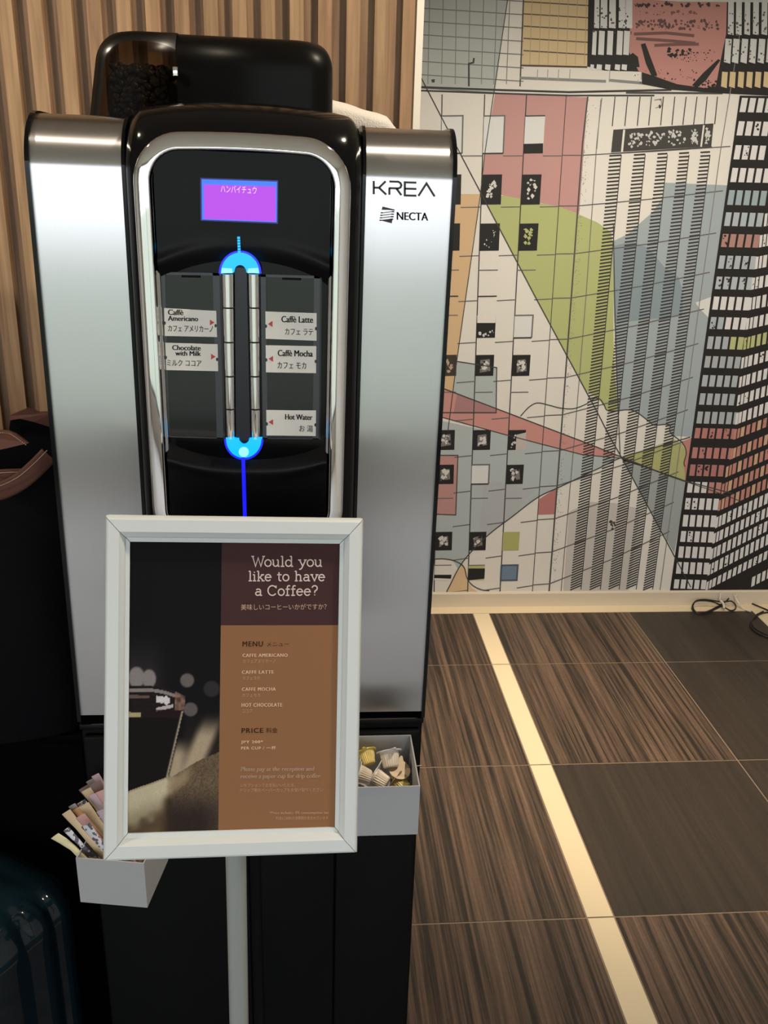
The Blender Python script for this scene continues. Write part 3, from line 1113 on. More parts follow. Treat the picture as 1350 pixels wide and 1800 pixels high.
# screen
PY = -0.0372
quad = lambda a, b, c, d, y: [mloc(*a, y), mloc(*b, y), mloc(*c, y), mloc(*d, y)]
mb = MB()
tl, tr, br, bl = mloc(352, 312.5, PY), mloc(489, 317, PY), mloc(488.5, 393.5, PY), mloc(352.5, 388, PY)
mb.add([tl, tr, br, bl], [(0, 3, 2, 1)], 0)
screen = mb.build('screen', mat('screen_blue_halo', linear=(0.004, 0.004, 0.02), rough=0.3, emit=(10, 8, 120), estr=0.8), machine)  # dark blue emission paints the halo around the lit display
mb = MB()
mb.add(quad((354.5, 315), (487, 319.5), (486.5, 391), (355, 386), PY - 0.0003), [(0, 3, 2, 1)], 0)
mb.add(quad((358.5, 324), (484.5, 328), (484.5, 389.5), (359, 384.5), PY - 0.0005), [(0, 3, 2, 1)], 1)
mb.build('screen_glow', [mat('screen_cyan_edge', (0, 0, 0), emit=(70, 130, 255), estr=1.0), mat('screen_purple', (0, 0, 0), emit=(190, 76, 238), estr=1.0)], screen)
mb = MB()
put_text(mb, 'ハンバイチュウ', lambda u, v: mloc(388 + 63 * u, 338 + 3 * u - 13 * v, PY - 0.0008))
mb.build('screen_text', mat('screen_white', (0, 0, 0), emit=(250, 225, 255), estr=1.0), screen)

# menu covers, label cards and arrows
SY = -0.0300
M['cover'] = mat('smoked_clear_cover', linear=(0.008, 0.009, 0.010), rough=0.10, spec=0.5)
M['cover_edge'] = mat('grey_cover_edge', linear=(0.045, 0.05, 0.055), rough=0.35)
for side, (tl, tr, br, bl) in (('l', ((281, 478), (389, 480), (396, 771), (289, 768))), ('r', ((458, 482), (566, 485), (563, 772), (462, 771)))):
    mb = MB()
    A = [np.array(mloc(*q, SY)) for q in (tl, tr, br, bl)]
    Bk = [a + np.array([0, 0.006, 0]) for a in A]
    mb.add(A + Bk, [(0, 3, 2, 1), (0, 1, 5, 4), (1, 2, 6, 5), (2, 3, 7, 6), (3, 0, 4, 7)])
    cov = mb.build('menu_cover', M['cover'], machine)
    mb = MB()
    c2 = lambda u, v: (A[3] * (1 - u) + A[2] * u) * (1 - v) + (A[0] * (1 - u) + A[1] * u) * v
    ins = (0.085, 0.10) if side == 'l' else (0.085, 0.09)
    for (u0, v0, u1, v1) in ((0, 0, ins[0], 1), (1 - ins[1] - 0.04, 0, 1 - 0.03, 1), (0, 0, 1, 0.006), (0, 0.985, 1, 1)):
        q = [c2(u0, v0), c2(u1, v0), c2(u1, v1), c2(u0, v1)]
        q = [p + np.array([0, -0.0007, 0]) for p in q]
        mb.add(q, [(0, 1, 2, 3)])
        mb.add(q + [p + np.array([0, 0.0009, 0]) for p in q], [(0, 4, 5, 1), (1, 5, 6, 2), (2, 6, 7, 3), (3, 7, 4, 0)])
    mb.build('cover_rim', M['cover_edge'], cov)
    mb = MB()
    q = [c2(0.35, 0.972), c2(0.66, 0.972), c2(0.66, 0.984), c2(0.35, 0.984)]
    mb.add([p + np.array([0, -0.0012, 0]) for p in q], [(0, 1, 2, 3)])
    mb.build('latch', M['black_matte'], cov)
CY = SY - 0.0013
LABELS = [
    ('l', (288.5, 541.5), (380, 546.5), (381.5, 592.5), (289.5, 590.5), [('Caffè', 295.5, 544, 322, 553.6, 0.0), ('Americano', 295.5, 555, 348, 563.8, 0.0), ('カフェ アメリカーノ', 295.5, 571.5, 374, 582.5, 0.0)], (369, 562, 377, 572), 'caffè americano'),
    ('l', (290.5, 602.5), (382.5, 605), (383.5, 652.5), (292, 650.5), [('Chocolate', 303, 606.5, 352.5, 615.3, 0.0), ('with Milk', 308.5, 616.6, 353, 625, 0.0), ('ミルク ココア', 293.5, 632, 354, 643, 0.0)], (371, 622, 379, 632), 'chocolate with milk'),
    ('r', (466.5, 547.5), (556.5, 550.5), (556.5, 599), (467, 595.5), [('Caffè Latte', 495, 555.5, 550, 566.5, 0.0), ('カフェ ラテ', 501, 577, 550.5, 588.5, 0.0)], (479, 564, 471, 575), 'caffè latte'),
    ('r', (467, 607), (556, 608.5), (555.5, 656), (467.5, 654.5), [('Caffè Mocha', 488.5, 615, 549.5, 626, 0.0), ('カフェ モカ', 488, 636, 538, 647.5, 0.0)], (480, 625.5, 472, 636), 'caffè mocha'),
    ('r', (468, 721), (555.5, 721.5), (555, 766.5), (468.5, 765.5), [('Hot Water', 501.5, 728, 549, 737.5, 0.0), ('お 湯', 526, 747.5, 550, 759, 0.0)], (480, 737, 472, 747), 'hot water'),
]
for side, tl, tr, br, bl, texts, tri, nm in LABELS:
    mb = MB()
    A = [np.array(mloc(*q, CY)) for q in (tl, tr, br, bl)]
    mb.add(A + [a + np.array([0, 0.0008, 0]) for a in A], [(0, 3, 2, 1), (0, 1, 5, 4), (1, 2, 6, 5), (2, 3, 7, 6), (3, 0, 4, 7)])
    card = mb.build('menu_card', M['label_paper'], machine)
    card['label'] = 'white menu card reading ' + nm
    mb = MB()
    for body, x0, y0, x1, y1, bold in texts:
        for dx in ((-0.45, 0.0, 0.45) if body.isascii() or 'è' in body else (-0.15, 0.15)):
            put_text(mb, body, lambda u, v: mloc(x0 + dx + (x1 - x0) * u, y1 + (y0 - y1) * v + (x1 - x0) * u * 0.02, CY - 0.0003), 0)
    x0, y0, x1, y1 = tri
    mb.poly([mloc(x0, y0, CY - 0.0003), mloc(x0, y1, CY - 0.0003), mloc(x1, (y0 + y1) / 2, CY - 0.0003)], 1, face=(0, -1, 0))
    for (hx, hy) in ((tl[0] + 1, (tl[1] + bl[1]) / 2 + 2), (tr[0] - 1, (tr[1] + br[1]) / 2 + 3)):
        mb.poly([mloc(hx + 2 * math.cos(t), hy + 3.2 * math.sin(t), CY - 0.0004) for t in np.linspace(0, 6.0, 9)], 0, face=(0, -1, 0))
    mb.build('lettering', [M['ink'], M['red_ink']], card)
# chrome selection buttons: two columns of five
YB = [481, 541, 601.5, 661.5, 719.5, 773]
for side, xs0, xs1 in (('l', (388, 412), (397, 414)), ('r', (434.5, 457), (440.5, 458.5))):
    for k in range(5):
        y0, y1 = YB[k] + 0.8, YB[k + 1] - 0.8
        ring = []
        for yy in (y0, y0 + 0.6, y1 - 0.6, y1):
            f = (yy - 481) / (773 - 481)
            xa, xb = xs0[0] + (xs1[0] - xs0[0]) * f, xs0[1] + (xs1[1] - xs0[1]) * f
            a, b = np.array(mloc(xa, yy, -0.033)), np.array(mloc(xb, yy, -0.033))
            ring.append(((a + b) / 2, np.linalg.norm(b - a) / 2))
        mb = MB()
        ns = 18
        vs = []
        for i, (c_, r_) in enumerate(ring):
            rr = r_ * (0.9 if i in (0, 3) else 1.0)
            for j in range(ns + 1):
                t = math.pi * j / ns
                vs.append((c_[0] - rr * math.cos(t), -0.028 - rr * 1.15 * math.sin(t) - 0.001, c_[2]))
        fs = [(i * (ns + 1) + j, (i + 1) * (ns + 1) + j, (i + 1) * (ns + 1) + j + 1, i * (ns + 1) + j + 1) for i in range(3) for j in range(ns)]
        for i in range(3):
            mb.add(vs[i * (ns + 1):(i + 2) * (ns + 1)], [(j, ns + 1 + j, ns + 2 + j, j + 1) for j in range(ns)], 0, None, True)
        mb.add(vs[:ns + 1], [tuple(range(ns + 1))], 0)
        mb.add(vs[-ns - 1:], [tuple(range(ns + 1))[::-1]], 0)
        mb.build('button', M['chrome'], machine)
# dark bar between the button columns
mb = MB()
q = quad((413, 470), (433.5, 471), (440, 775), (415, 775), -0.0315)
mb.add(q, [(0, 3, 2, 1)])
mb.build('centre_bar', mat('blue_black_bar', linear=(0.004, 0.005, 0.014), rough=0.25), machine)
# glowing blue caps at both ends of the button columns and the lines that lead away from them
M['cyan_light'] = mat('cyan_light', (0, 40, 80), rough=0.3, emit=(0, 176, 255), estr=1.35)
M['cyan_core'] = mat('cyan_light_core', (0, 40, 80), rough=0.3, emit=(150, 235, 255), estr=1.2)
M['blue_light'] = mat('blue_light', (0, 0, 40), rough=0.3, emit=(28, 30, 255), estr=1.2)


def half_disc(cx, cy, ro, ri, up, yl, hy, ryo=None):
    o_ = []
    a0, a1 = (180, 0) if up else (180, 360)
    outer = [(cx + ro * math.cos(math.radians(a)), cy - (ryo or ro) * math.sin(math.radians(a))) for a in np.linspace(a0, a1, 25)]
    inner = [(cx + ri * math.cos(math.radians(a)), hy - ri * 1.2 * math.sin(math.radians(a))) for a in np.linspace(a1, a0, 15)]
    return outer, inner


for up, cx, cy, ro, ryo, ri, hy in ((True, 422, 481, 35, 38, 11, 479), (False, 428.5, 772, 32, 34, 9, 773)):
    outer, inner = half_disc(cx, cy, ro, ri, up, 0, hy, ryo)
    pts = outer + inner
    mb = MB()
    F_ = [mloc(x, y, -0.0395) for x, y in pts]
    B_ = [(p[0], -0.029, p[2]) for p in F_]
    mb.poly(F_, 0, face=(0, -1, 0))
    n = len(pts)
    mb.add(F_ + B_, [(i, (i + 1) % n, n + (i + 1) % n, n + i) for i in range(n)], 0)
    lc = mb.build('light_cap', M['cyan_light'], machine)
    mb = MB()
    sg = 1 if up else -1
    rim = [(cx + (ro + 0.8) * math.cos(t), cy - sg * (ryo + 0.8) * math.sin(t)) for t in np.linspace(0, math.pi, 25)]
    stroke(mb, rim if not up else rim[::-1], 3.6, lambda x, y: mloc(x, y, -0.0398))
    mb.build('blue_rim', M['blue_light'], lc)
    mb = MB()
    core = [(cx - ro * 0.95, cy - 1), (cx - ri - 2, cy - 1), (cx - ri - 3, cy - 9), (cx - ro * 0.9, cy - 10)] if up else arc(cx, cy + ryo * 0.66, 9, 9, 0, 350, 14)
    mb.poly([mloc(x, y, -0.0398) for x, y in core], 0, face=(0, -1, 0))
    if up:
        mb.poly([mloc(2 * cx - x, y, -0.0398) for x, y in core], 0, face=(0, -1, 0))
    mb.build('bright_core', M['cyan_core'], lc)
for (x0, y0, x1, y1, w, mm) in ((419.5, 416, 421, 446, 5.0, 'cyan_light'), (427.5, 804, 431, 930, 6.5, 'blue_light')):
    mb = MB()
    if y0 < 500:
        for k in range(6):
            ya, yb = y0 + (y1 - y0) * k / 6, y0 + (y1 - y0) * (k + 0.8) / 6
            P_ = [mloc(x0 - w / 2 + 0.2 * k, ya, -0.0405), mloc(x0 + w / 2 + 0.2 * k, ya, -0.0405), mloc(x0 + w / 2 + 0.2 * k, yb, -0.0405), mloc(x0 - w / 2 + 0.2 * k, yb, -0.0405)]
            mb.add(P_, [(0, 3, 2, 1)])
    else:
        P_ = [mloc(x0 - w / 2, y0, -0.0405), mloc(x0 + w / 2, y0, -0.0405), mloc(x1 + w / 2, y1, -0.0405), mloc(x1 - w / 2, y1, -0.0405)]
        mb.add(P_, [(0, 3, 2, 1)])
    mb.build('light_line', M[mm], machine)

# bean hopper on top
hop_mid = -0.0812


def hopper_outline(x0, x1, y0, y1, z0, z1, r, lean):
    """rounded box swept in z: list of rings"""
    rings = []
    for i in range(14):
        t = i / 13
        z = z0 + (z1 - z0) * t
        k = max(0, (t - 0.45) / 0.55)
        ins = r * (1 - math.sqrt(max(0, 1 - k * k)))
        rings.append((z, ins))
    return rings


def hopper_half(mb, x0, x1, y0, y1, z0, z1, leftround, mi=0):
    N_ = 20
    vs = []
    nseg = 10

    def ring(z, ins, insx):
        pts = []
        r = 0.03
        X0 = x0 + (insx if leftround else 0)
        X1 = x1 - (0 if leftround else insx)
        Y0, Y1 = y0 + ins, y1 - ins
        if leftround:
            pts.append((X1, Y0, z))
            for i in range(nseg + 1):
                a = math.radians(270 - 90 * i / nseg)
                pts.append((X0 + r + r * math.cos(a), Y0 + r + r * math.sin(a), z))
            for i in range(nseg + 1):
                a = math.radians(180 - 90 * i / nseg)
                pts.append((X0 + r + r * math.cos(a), Y1 - r + r * math.sin(a), z))
            pts.append((X1, Y1, z))
        else:
            pts.append((X0, Y1, z))
            for i in range(nseg + 1):
                a = math.radians(90 - 90 * i / nseg)
                pts.append((X1 - r + r * math.cos(a), Y1 - r + r * math.sin(a), z))
            for i in range(nseg + 1):
                a = math.radians(0 - 90 * i / nseg)
                pts.append((X1 - r + r * math.cos(a), Y0 + r + r * math.sin(a), z))
            pts.append((X0, Y0, z))
        return pts

    rings = []
    for i in range(N_ + 1):
        t = i / N_
        if t < 0.5:
            z = z0 + (z1 - z0) * 0.68 * t / 0.5
            k = 0
        else:
            a = math.pi / 2 * (t - 0.5) / 0.5
            z = z0 + (z1 - z0) * (0.68 + 0.32 * math.sin(a))
            k = 1 - math.cos(a)
        slope = (0.018 if leftround else 0.001) * (z - z0) / (z1 - z0)
        rings.append(ring(z, 0.03 * k, 0.022 * k + slope))
    n = len(rings[0])
    V = [p for r_ in rings for p in r_]
    mb.add(V, [(i * n + j, i * n + (j + 1) % n, (i + 1) * n + (j + 1) % n, (i + 1) * n + j) for i in range(N_) for j in range(n)], mi, None, True)
    mb.add(rings[-1], [tuple(range(n))], mi)
    mb.add(rings[0], [tuple(range(n))[::-1]], mi)


HX0, HX1, HY0, HY1, HZ0, HZ1 = -0.186, 0.0925, 0.115, 0.36, TOPZ - 0.006, 0.7965
hop = MB()
hopper_half(hop, hop_mid, HX1, HY0, HY1, HZ0, HZ1 - 0.001, False)
hop = hop.build('bean_hopper', mat('hopper_black_plastic', linear=(0.0035, 0.0033, 0.003), rough=0.36, spec=0.10), machine)
mb = MB()
hopper_half(mb, HX0, hop_mid - 0.0006, HY0, HY1, HZ0, HZ1, True)
smoke = bpy.data.materials.new('smoked_clear_plastic')
smoke.use_nodes = True
nt = smoke.node_tree
nt.nodes.clear()
o_ = nt.nodes.new('ShaderNodeOutputMaterial')
tr_ = nt.nodes.new('ShaderNodeBsdfTransparent')
tr_.inputs[0].default_value = (0.36, 0.31, 0.25, 1)
gl_ = nt.nodes.new('ShaderNodeBsdfGlossy')
gl_.inputs['Roughness'].default_value = 0.28
gl_.inputs[0].default_value = (0.08, 0.08, 0.08, 1)
fr_ = nt.nodes.new('ShaderNodeFresnel')
fr_.inputs[0].default_value = 1.45
mx_ = nt.nodes.new('ShaderNodeMixShader')
nt.links.new(fr_.outputs[0], mx_.inputs[0])
nt.links.new(tr_.outputs[0], mx_.inputs[1])
nt.links.new(gl_.outputs[0], mx_.inputs[2])
nt.links.new(mx_.outputs[0], o_.inputs[0])
win = mb.build('hopper_window', smoke, hop)
win['label'] = 'smoked clear half of the hopper showing beans'
# heap of beans: one mesh, nobody could count it
mb = MB()
bx0, bx1 = HX0 + 0.010, hop_mid - 0.010
mb.rbox((bx0 + 0.012, HY0 + 0.014, HZ0 + 0.003), (bx1 - 0.002, HY1 - 0.02, HZ0 + 0.058), 0.014, 3)
ico = bmesh.new()
bmesh.ops.create_icosphere(ico, subdivisions=2, radius=1)
IV = np.array([v.co[:] for v in ico.verts])
IF = [tuple(v.index for v in f.verts) for f in ico.faces]
ico.free()
br = random.Random(5)
for k in range(330):
    if k < 230:
        c_ = np.array([br.uniform(bx0 + 0.024, bx1 - 0.003), HY0 + br.uniform(0.010, 0.015), br.uniform(HZ0 + 0.008, HZ0 + 0.058)])
    else:
        c_ = np.array([br.uniform(bx0 + 0.020, bx1 - 0.004), br.uniform(HY0 + 0.016, HY0 + 0.10), HZ0 + 0.058 + br.uniform(0, 0.004)])
    R_ = np.array(Matrix.Rotation(br.uniform(0, 6.3), 3, 'Y') @ Matrix.Rotation(br.uniform(-0.6, 0.6), 3, 'X'))
    mb.add((IV * np.array([0.0058, 0.0036, 0.0042])) @ R_.T + c_, IF, 0, None, True)
beans = mb.build('coffee_beans', mat('roasted_beans', linear=(0.020, 0.012, 0.008), rough=0.45), hop)
beans['kind'] = 'stuff'
mb = MB()
mb.rbox((hop_mid - 0.004, HY0 - 0.003, HZ0 + 0.052), (hop_mid + 0.002, HY0 + 0.004, HZ0 + 0.062), 0.001, 2)
mb.build('catch', M['chrome'], hop)

# ------------------------------------------------------------------ cabinet under the machine
cab = thing('machine_cabinet', 'matt black floor cabinet carrying the coffee machine', 'cabinet', (-0.0712, 1.0, 0))
mb = MB()
mb.rbox((-0.2188, 0.004, 0.0), (0.2188, 0.45, 0.986), 0.003, 2)
mb.build('carcass', M['black_matte'], cab)
mb = MB()
mb.rbox((-0.2195, -0.002, 0.9865), (0.2195, 0.455, 0.9945), 0.0015, 2)
mb.build('top_panel', M['black_satin'], cab)
mb = MB()
mb.rbox((-0.214, -0.008, 0.06), (-0.012, 0.004, 0.978), 0.002, 2)
mb.rbox((0.004, -0.008, 0.06), (0.105, 0.004, 0.978), 0.002, 2)
mb.rbox((-0.012, -0.008, 0.86), (0.004, 0.004, 0.978), 0.002, 2)
door = mb.build('door', M['black_matte'], cab)
mb = MB()
mb.box((-0.0115, 0.001, 0.062), (0.0035, 0.0035, 0.858))
mb.build('finger_groove', M['black_satin'], door)
mb = MB()
mb.rbox((0.107, -0.008, 0.06), (0.214, 0.004, 0.978), 0.002, 2)
mb.build('side_filler', M['black_matte'], cab)
mb = MB()
mb.box((-0.212, 0.002, 0.0), (0.212, 0.02, 0.055))
mb.build('plinth', M['black_satin'], cab)

# ------------------------------------------------------------------ folded white cloth on the machine's back edge
mb = MB()
zt = MO[2] + TOPZ - 0.0025


def cloth(u, v):
    """soft folded bundle, u along x, v around the section"""
    x = -0.05 + 0.188 * u
    top = np.interp(u, [0, 0.40, 0.75, 0.86, 0.90, 0.95, 1], [0.060, 0.057, 0.041, 0.036, 0.026, 0.016, 0.004])
    dep = 0.042 * (1 - 0.35 * max(0, (u - 0.8) / 0.2) ** 2)
    a = 2 * math.pi * v
    ex = lambda c: math.copysign(abs(c) ** 0.7, c)
    wob = 0.0006 * math.sin(27 * u + 3 * a)
    y = 1.418 + dep * ex(math.cos(a)) + wob
    z = zt + max(0.0, (top / 2) * (1 + ex(math.sin(a))) + wob * (1 if math.sin(a) > -0.3 else 0))
    return (x, y, z - (x + 0.0712) * math.sin(TH))


mb.grid(cloth, 40, 28)
tw = [cloth(0, j / 28) for j in range(28)]
mb.add(tw, [tuple(range(28))])
tw = [cloth(1, j / 28) for j in range(28)]
mb.add(tw, [tuple(range(28))[::-1]])
cl_ = mb.build('folded_cloth', bump_noise(mat('white_terry_cloth', linear=(0.62, 0.58, 0.53), rough=0.9), 420, 0.6, dist=0.002))
tag(cl_, 'folded white cloth lying on top of the coffee machine behind its hopper', 'cloth')

# ------------------------------------------------------------------ menu sign on its stand
SROT = Matrix(((0.99891234, -0.0438917, 0.01573718), (0.03690774, 0.95054163, 0.30839655), (-0.02849489, -0.30748029, 0.9511277)))
SPOS = np.array([-0.07290626, 0.77120081, 1.18295939])
SR = np.array(SROT)
sign = thing('menu_sign', 'white framed coffee menu sign on a slim grey pole in front of the machine', 'sign', tuple(SPOS), SROT.to_euler())


def sloc(x, y, yl=0.0):
    """photo pixel -> sign space on the plane yl (poster plane is 0)"""
    n_ = SR @ np.array([0, 1.0, 0])
    d = ray(x, y)
    o = SPOS + n_ * yl
    t = n_ @ (o - EYE) / (n_ @ d)
    return tuple(SR.T @ (EYE + d * t - SPOS))


IW, IH = 0.1002, 0.1412         # half size of the visible poster
OW, OH = 0.1225, 0.1660         # half size of the frame
OZ, IZ = 0.0002, 0.0
# four mitred rails: profile from outer edge to inner edge (fraction across, y)
RP = [(0.0, 0.014), (0.0, -0.004), (0.07, -0.0085), (0.14, -0.0095), (0.60, -0.0095), (0.66, -0.0080), (0.80, -0.0052), (0.84, -0.0030), (1.0, -0.0022), (1.0, 0.003)]
for axis, sgn, nm in (('x', -1, 'left'), ('x', 1, 'right'), ('z', 1, 'top'), ('z', -1, 'bottom')):
    mb = MB()
    a_, b_ = [], []
    for f, y in RP:
        w = OW + (IW - OW) * f
        h = OH + (IH - OH) * f
        g = 0.00035
        if axis == 'x':
            a_.append((sgn * w, y, -h + g))
            b_.append((sgn * w, y, h - g))
        else:
            a_.append((-w + g, y, sgn * h))
            b_.append((w - g, y, sgn * h))
    n = len(RP)
    fs = [(i, n + i, n + i + 1, i + 1) for i in range(n - 1)]
    if (axis == 'x' and sgn < 0) or (axis == 'z' and sgn < 0):
        fs = [f[::-1] for f in fs]
    mb.add(a_ + b_, fs)
    mb.add(a_, [tuple(range(n))])
    mb.add(b_, [tuple(range(n))[::-1]])
    mb.build('frame_rail', M['sign_paint'], sign)
mb = MB()
mb.box((-OW + 0.002, 0.003, -OH + 0.002), (OW - 0.002, 0.0135, OH - 0.002))
mb.build('back_board', M['sign_pole'], sign)
# poster: dark photo on the left, brown text panels on the right


def srgbmix(a, b, t):
    return tuple(a[i] + (b[i] - a[i]) * t for i in range(3))


def smooth(a, b, x):
    t = min(max((x - a) / (b - a), 0), 1)
    return t * t * (3 - 2 * t)


_nr = np.random.RandomState(2)
_ng = _nr.rand(64, 64)


def vnoise(x, y):
    xi, yi = int(math.floor(x)), int(math.floor(y))
    fx, fy = x - xi, y - yi
    fx, fy = fx * fx * (3 - 2 * fx), fy * fy * (3 - 2 * fy)
    g = lambda a, b: _ng[a % 64, b % 64]
    return (g(xi, yi) * (1 - fx) + g(xi + 1, yi) * fx) * (1 - fy) + (g(xi, yi + 1) * (1 - fx) + g(xi + 1, yi + 1) * fx) * fy


def picture(x, y):
    """the printed photograph: coffee glass, soft lights and a sack, in photo pixels; returns sRGB 0..255"""
    # background
    c = (15, 15, 17)
    k = smooth(1100, 1190, y) * (1 - smooth(260, 300, x)) * 0.5
    c = srgbmix(c, (52, 48, 50), k)
    # blurred cloth on the right, behind the glass
    k = smooth(1235, 1330, y) * smooth(318, 332, x)
    c = srgbmix(c, (34, 28, 26), k)
    d = abs((x - 358) + (y - 1300) * 0.42)
    k = smooth(1250, 1300, y) * (1 - smooth(8, 26, d))
    c = srgbmix(c, (146, 132, 112), k * 0.95)
    k = smooth(1292, 1330, y) * (1 - smooth(310 + (1360 - y) * 0.1, 345, x)) * smooth(297, 303, x + (y - 1350) * 0.24)
    c = srgbmix(c, (138, 125, 106), k)
    # soft lights
    for bx, by, r, s in ((329, 1196, 13, 0.7), (335, 1247, 13, 0.62), (372, 1211, 15, 0.25), (240, 1191, 15, 1.0), (262, 1193, 13, 1.0)):
        d = math.hypot(x - bx, (y - by) * (0.75 if by < 1195 else 1))
        c = srgbmix(c, (112, 106, 106), s * (1 - smooth(r * 0.8, r * 1.08, d)))
    # glass
    if 1205 < y < 1400:
        right = 325.5 - max(0, y - 1235) * 0.235
        top = 1206 + 18 * max(0, (x - 265) / 60) ** 2
        if x < right and y > top:
            c = (17, 15, 15)
            if y < 1262:
                c = srgbmix((30, 24, 24), (20, 18, 18), vnoise(x / 6, y / 3))
                ry = 1213 + 16 * max(0, (x - 255) / 66) ** 2
                if abs(y - ry) < 3:
                    c = (112, 104, 104)
                if (274 < x < 298 and abs(y - (1230 + (x - 285) * 0.12)) < 6.5 * (0.6 + 0.8 * vnoise(x / 4, 9))):
                    c = (172, 168, 172)
                if 275 < x < 304 and abs(y - (1245 - (x - 285) * 0.22)) < 3.0:
                    c = (150, 142, 144)
                if x > 308 and 1216 < y < 1248:
                    c = srgbmix((120, 96, 84), (60, 44, 40), vnoise(x / 4, y / 4))
                if x < 262 and abs(y - 1225) < 3:
                    c = (84, 68, 62)
                if x < 248 and 1252 < y < 1260:
                    c = (142, 134, 100)
                if x < 318 and y > 1248 and not (x < 248):
                    c = srgbmix(c, (30, 16, 20), 0.6)
            if right - 5 < x and y > 1250:
                c = srgbmix(c, (128, 118, 104), smooth(right - 4.5, right - 1.5, x))
    # sack
    edge_r = 1365 - (x - 303) * 0.62 + 8 * smooth(340, 392, x)          # upper edge right of the glass
    edge_l = 1392 - (x - 222) * 0.36
    e = edge_r if x > 300 else edge_l
    if y > e:
        weave = vnoise(x / 1.6, y / 2.0)
        c = srgbmix((66, 54, 44), (98, 84, 66), weave)
        sh = smooth(1375, 1440, y) * (1 - 0.4 * smooth(350, 390, x))
        c = srgbmix(c, (30, 24, 24), sh * 0.85)
        if x < 345:
            c = srgbmix(c, (128, 112, 90), (1 - smooth(4, 22, abs((y - e) - 14 + (x - 320) * 0.1))) * (1 - smooth(322, 345, x)) * 0.8)
        t = (y - e) / 62.0
        p = srgbmix((158, 150, 128), (120, 110, 90), smooth(0.3, 1.0, t))
        p = srgbmix(p, (70, 58, 44), smooth(0.75, 1.2, t + 0.25 * (vnoise(x / 14, y / 14) - 0.5)))
        p = srgbmix(p, (112, 104, 78), smooth(1.25, 1.6, t) * (1 - smooth(250, 285, x)))
        p = srgbmix(p, (44, 34, 26), smooth(278, 300, x) * smooth(0.4, 0.7, t))
        c = srgbmix(p, c, smooth(288, 312, x + 14 * (vnoise(x / 9, y / 9) - 0.5)))
        if y < e + 3 and x < 300:
            c = srgbmix(c, (110, 90, 68), 0.4)
    g = 1 + (vnoise(x / 1.1 + 30, y / 1.1) - 0.5) * 0.10
    return tuple(max(0, min(255, v * g)) for v in c)


PAL = 1.12
PXL, PXR = -IW - 0.002, -0.0140
PZT, PZB = IH + 0.002, -IH - 0.002
mb = MB()
nu, nv = 110, 330


def local_to_px(lx, lz):
    q = SR @ np.array([lx, 0, lz]) + SPOS - EYE
    w = q @ FWD
    return 675 + FOC * (q @ RIGHT) / w, 900 - FOC * (q @ UP) / w


V, Cc = [], []
for j in range(nv + 1):
    for i in range(nu + 1):
        lx = PXL + (PXR - PXL) * i / nu
        lz = PZB + (PZT - PZB) * j / nv
        V.append((lx, 0.0, lz))
        px_, py_ = local_to_px(lx, lz)
        Cc.append(tuple(v * 1.45 for v in lin(picture(px_, py_))))
off = 0
for j in range(nv):
    for i in range(nu):
        a = j * (nu + 1) + i
        idx = (a, a + 1, a + nu + 2, a + nu + 1)
        mb.f.append(idx)
        mb.mi.append(0)
        mb.col.append([Cc[k] for k in idx])
        mb.sm.append(False)
mb.v = V
BR1, BR2 = tuple(v * 1.5 for v in lin((56, 38, 38))), tuple(v * 1.55 for v in lin((116, 82, 57)))
ZS = 0.0605
mb.add([(PXR, 0, ZS), (IW + 0.002, 0, ZS), (IW + 0.002, 0, PZT), (PXR, 0, PZT)], [(0, 1, 2, 3)], 0, BR1)
mb.add([(PXR, 0, PZB), (IW + 0.002, 0, PZB), (IW + 0.002, 0, ZS), (PXR, 0, ZS)], [(0, 1, 2, 3)], 0, BR2)
poster = mb.build('poster', M['print'], sign)
poster['label'] = 'coffee menu poster with a dark photo of a coffee glass'

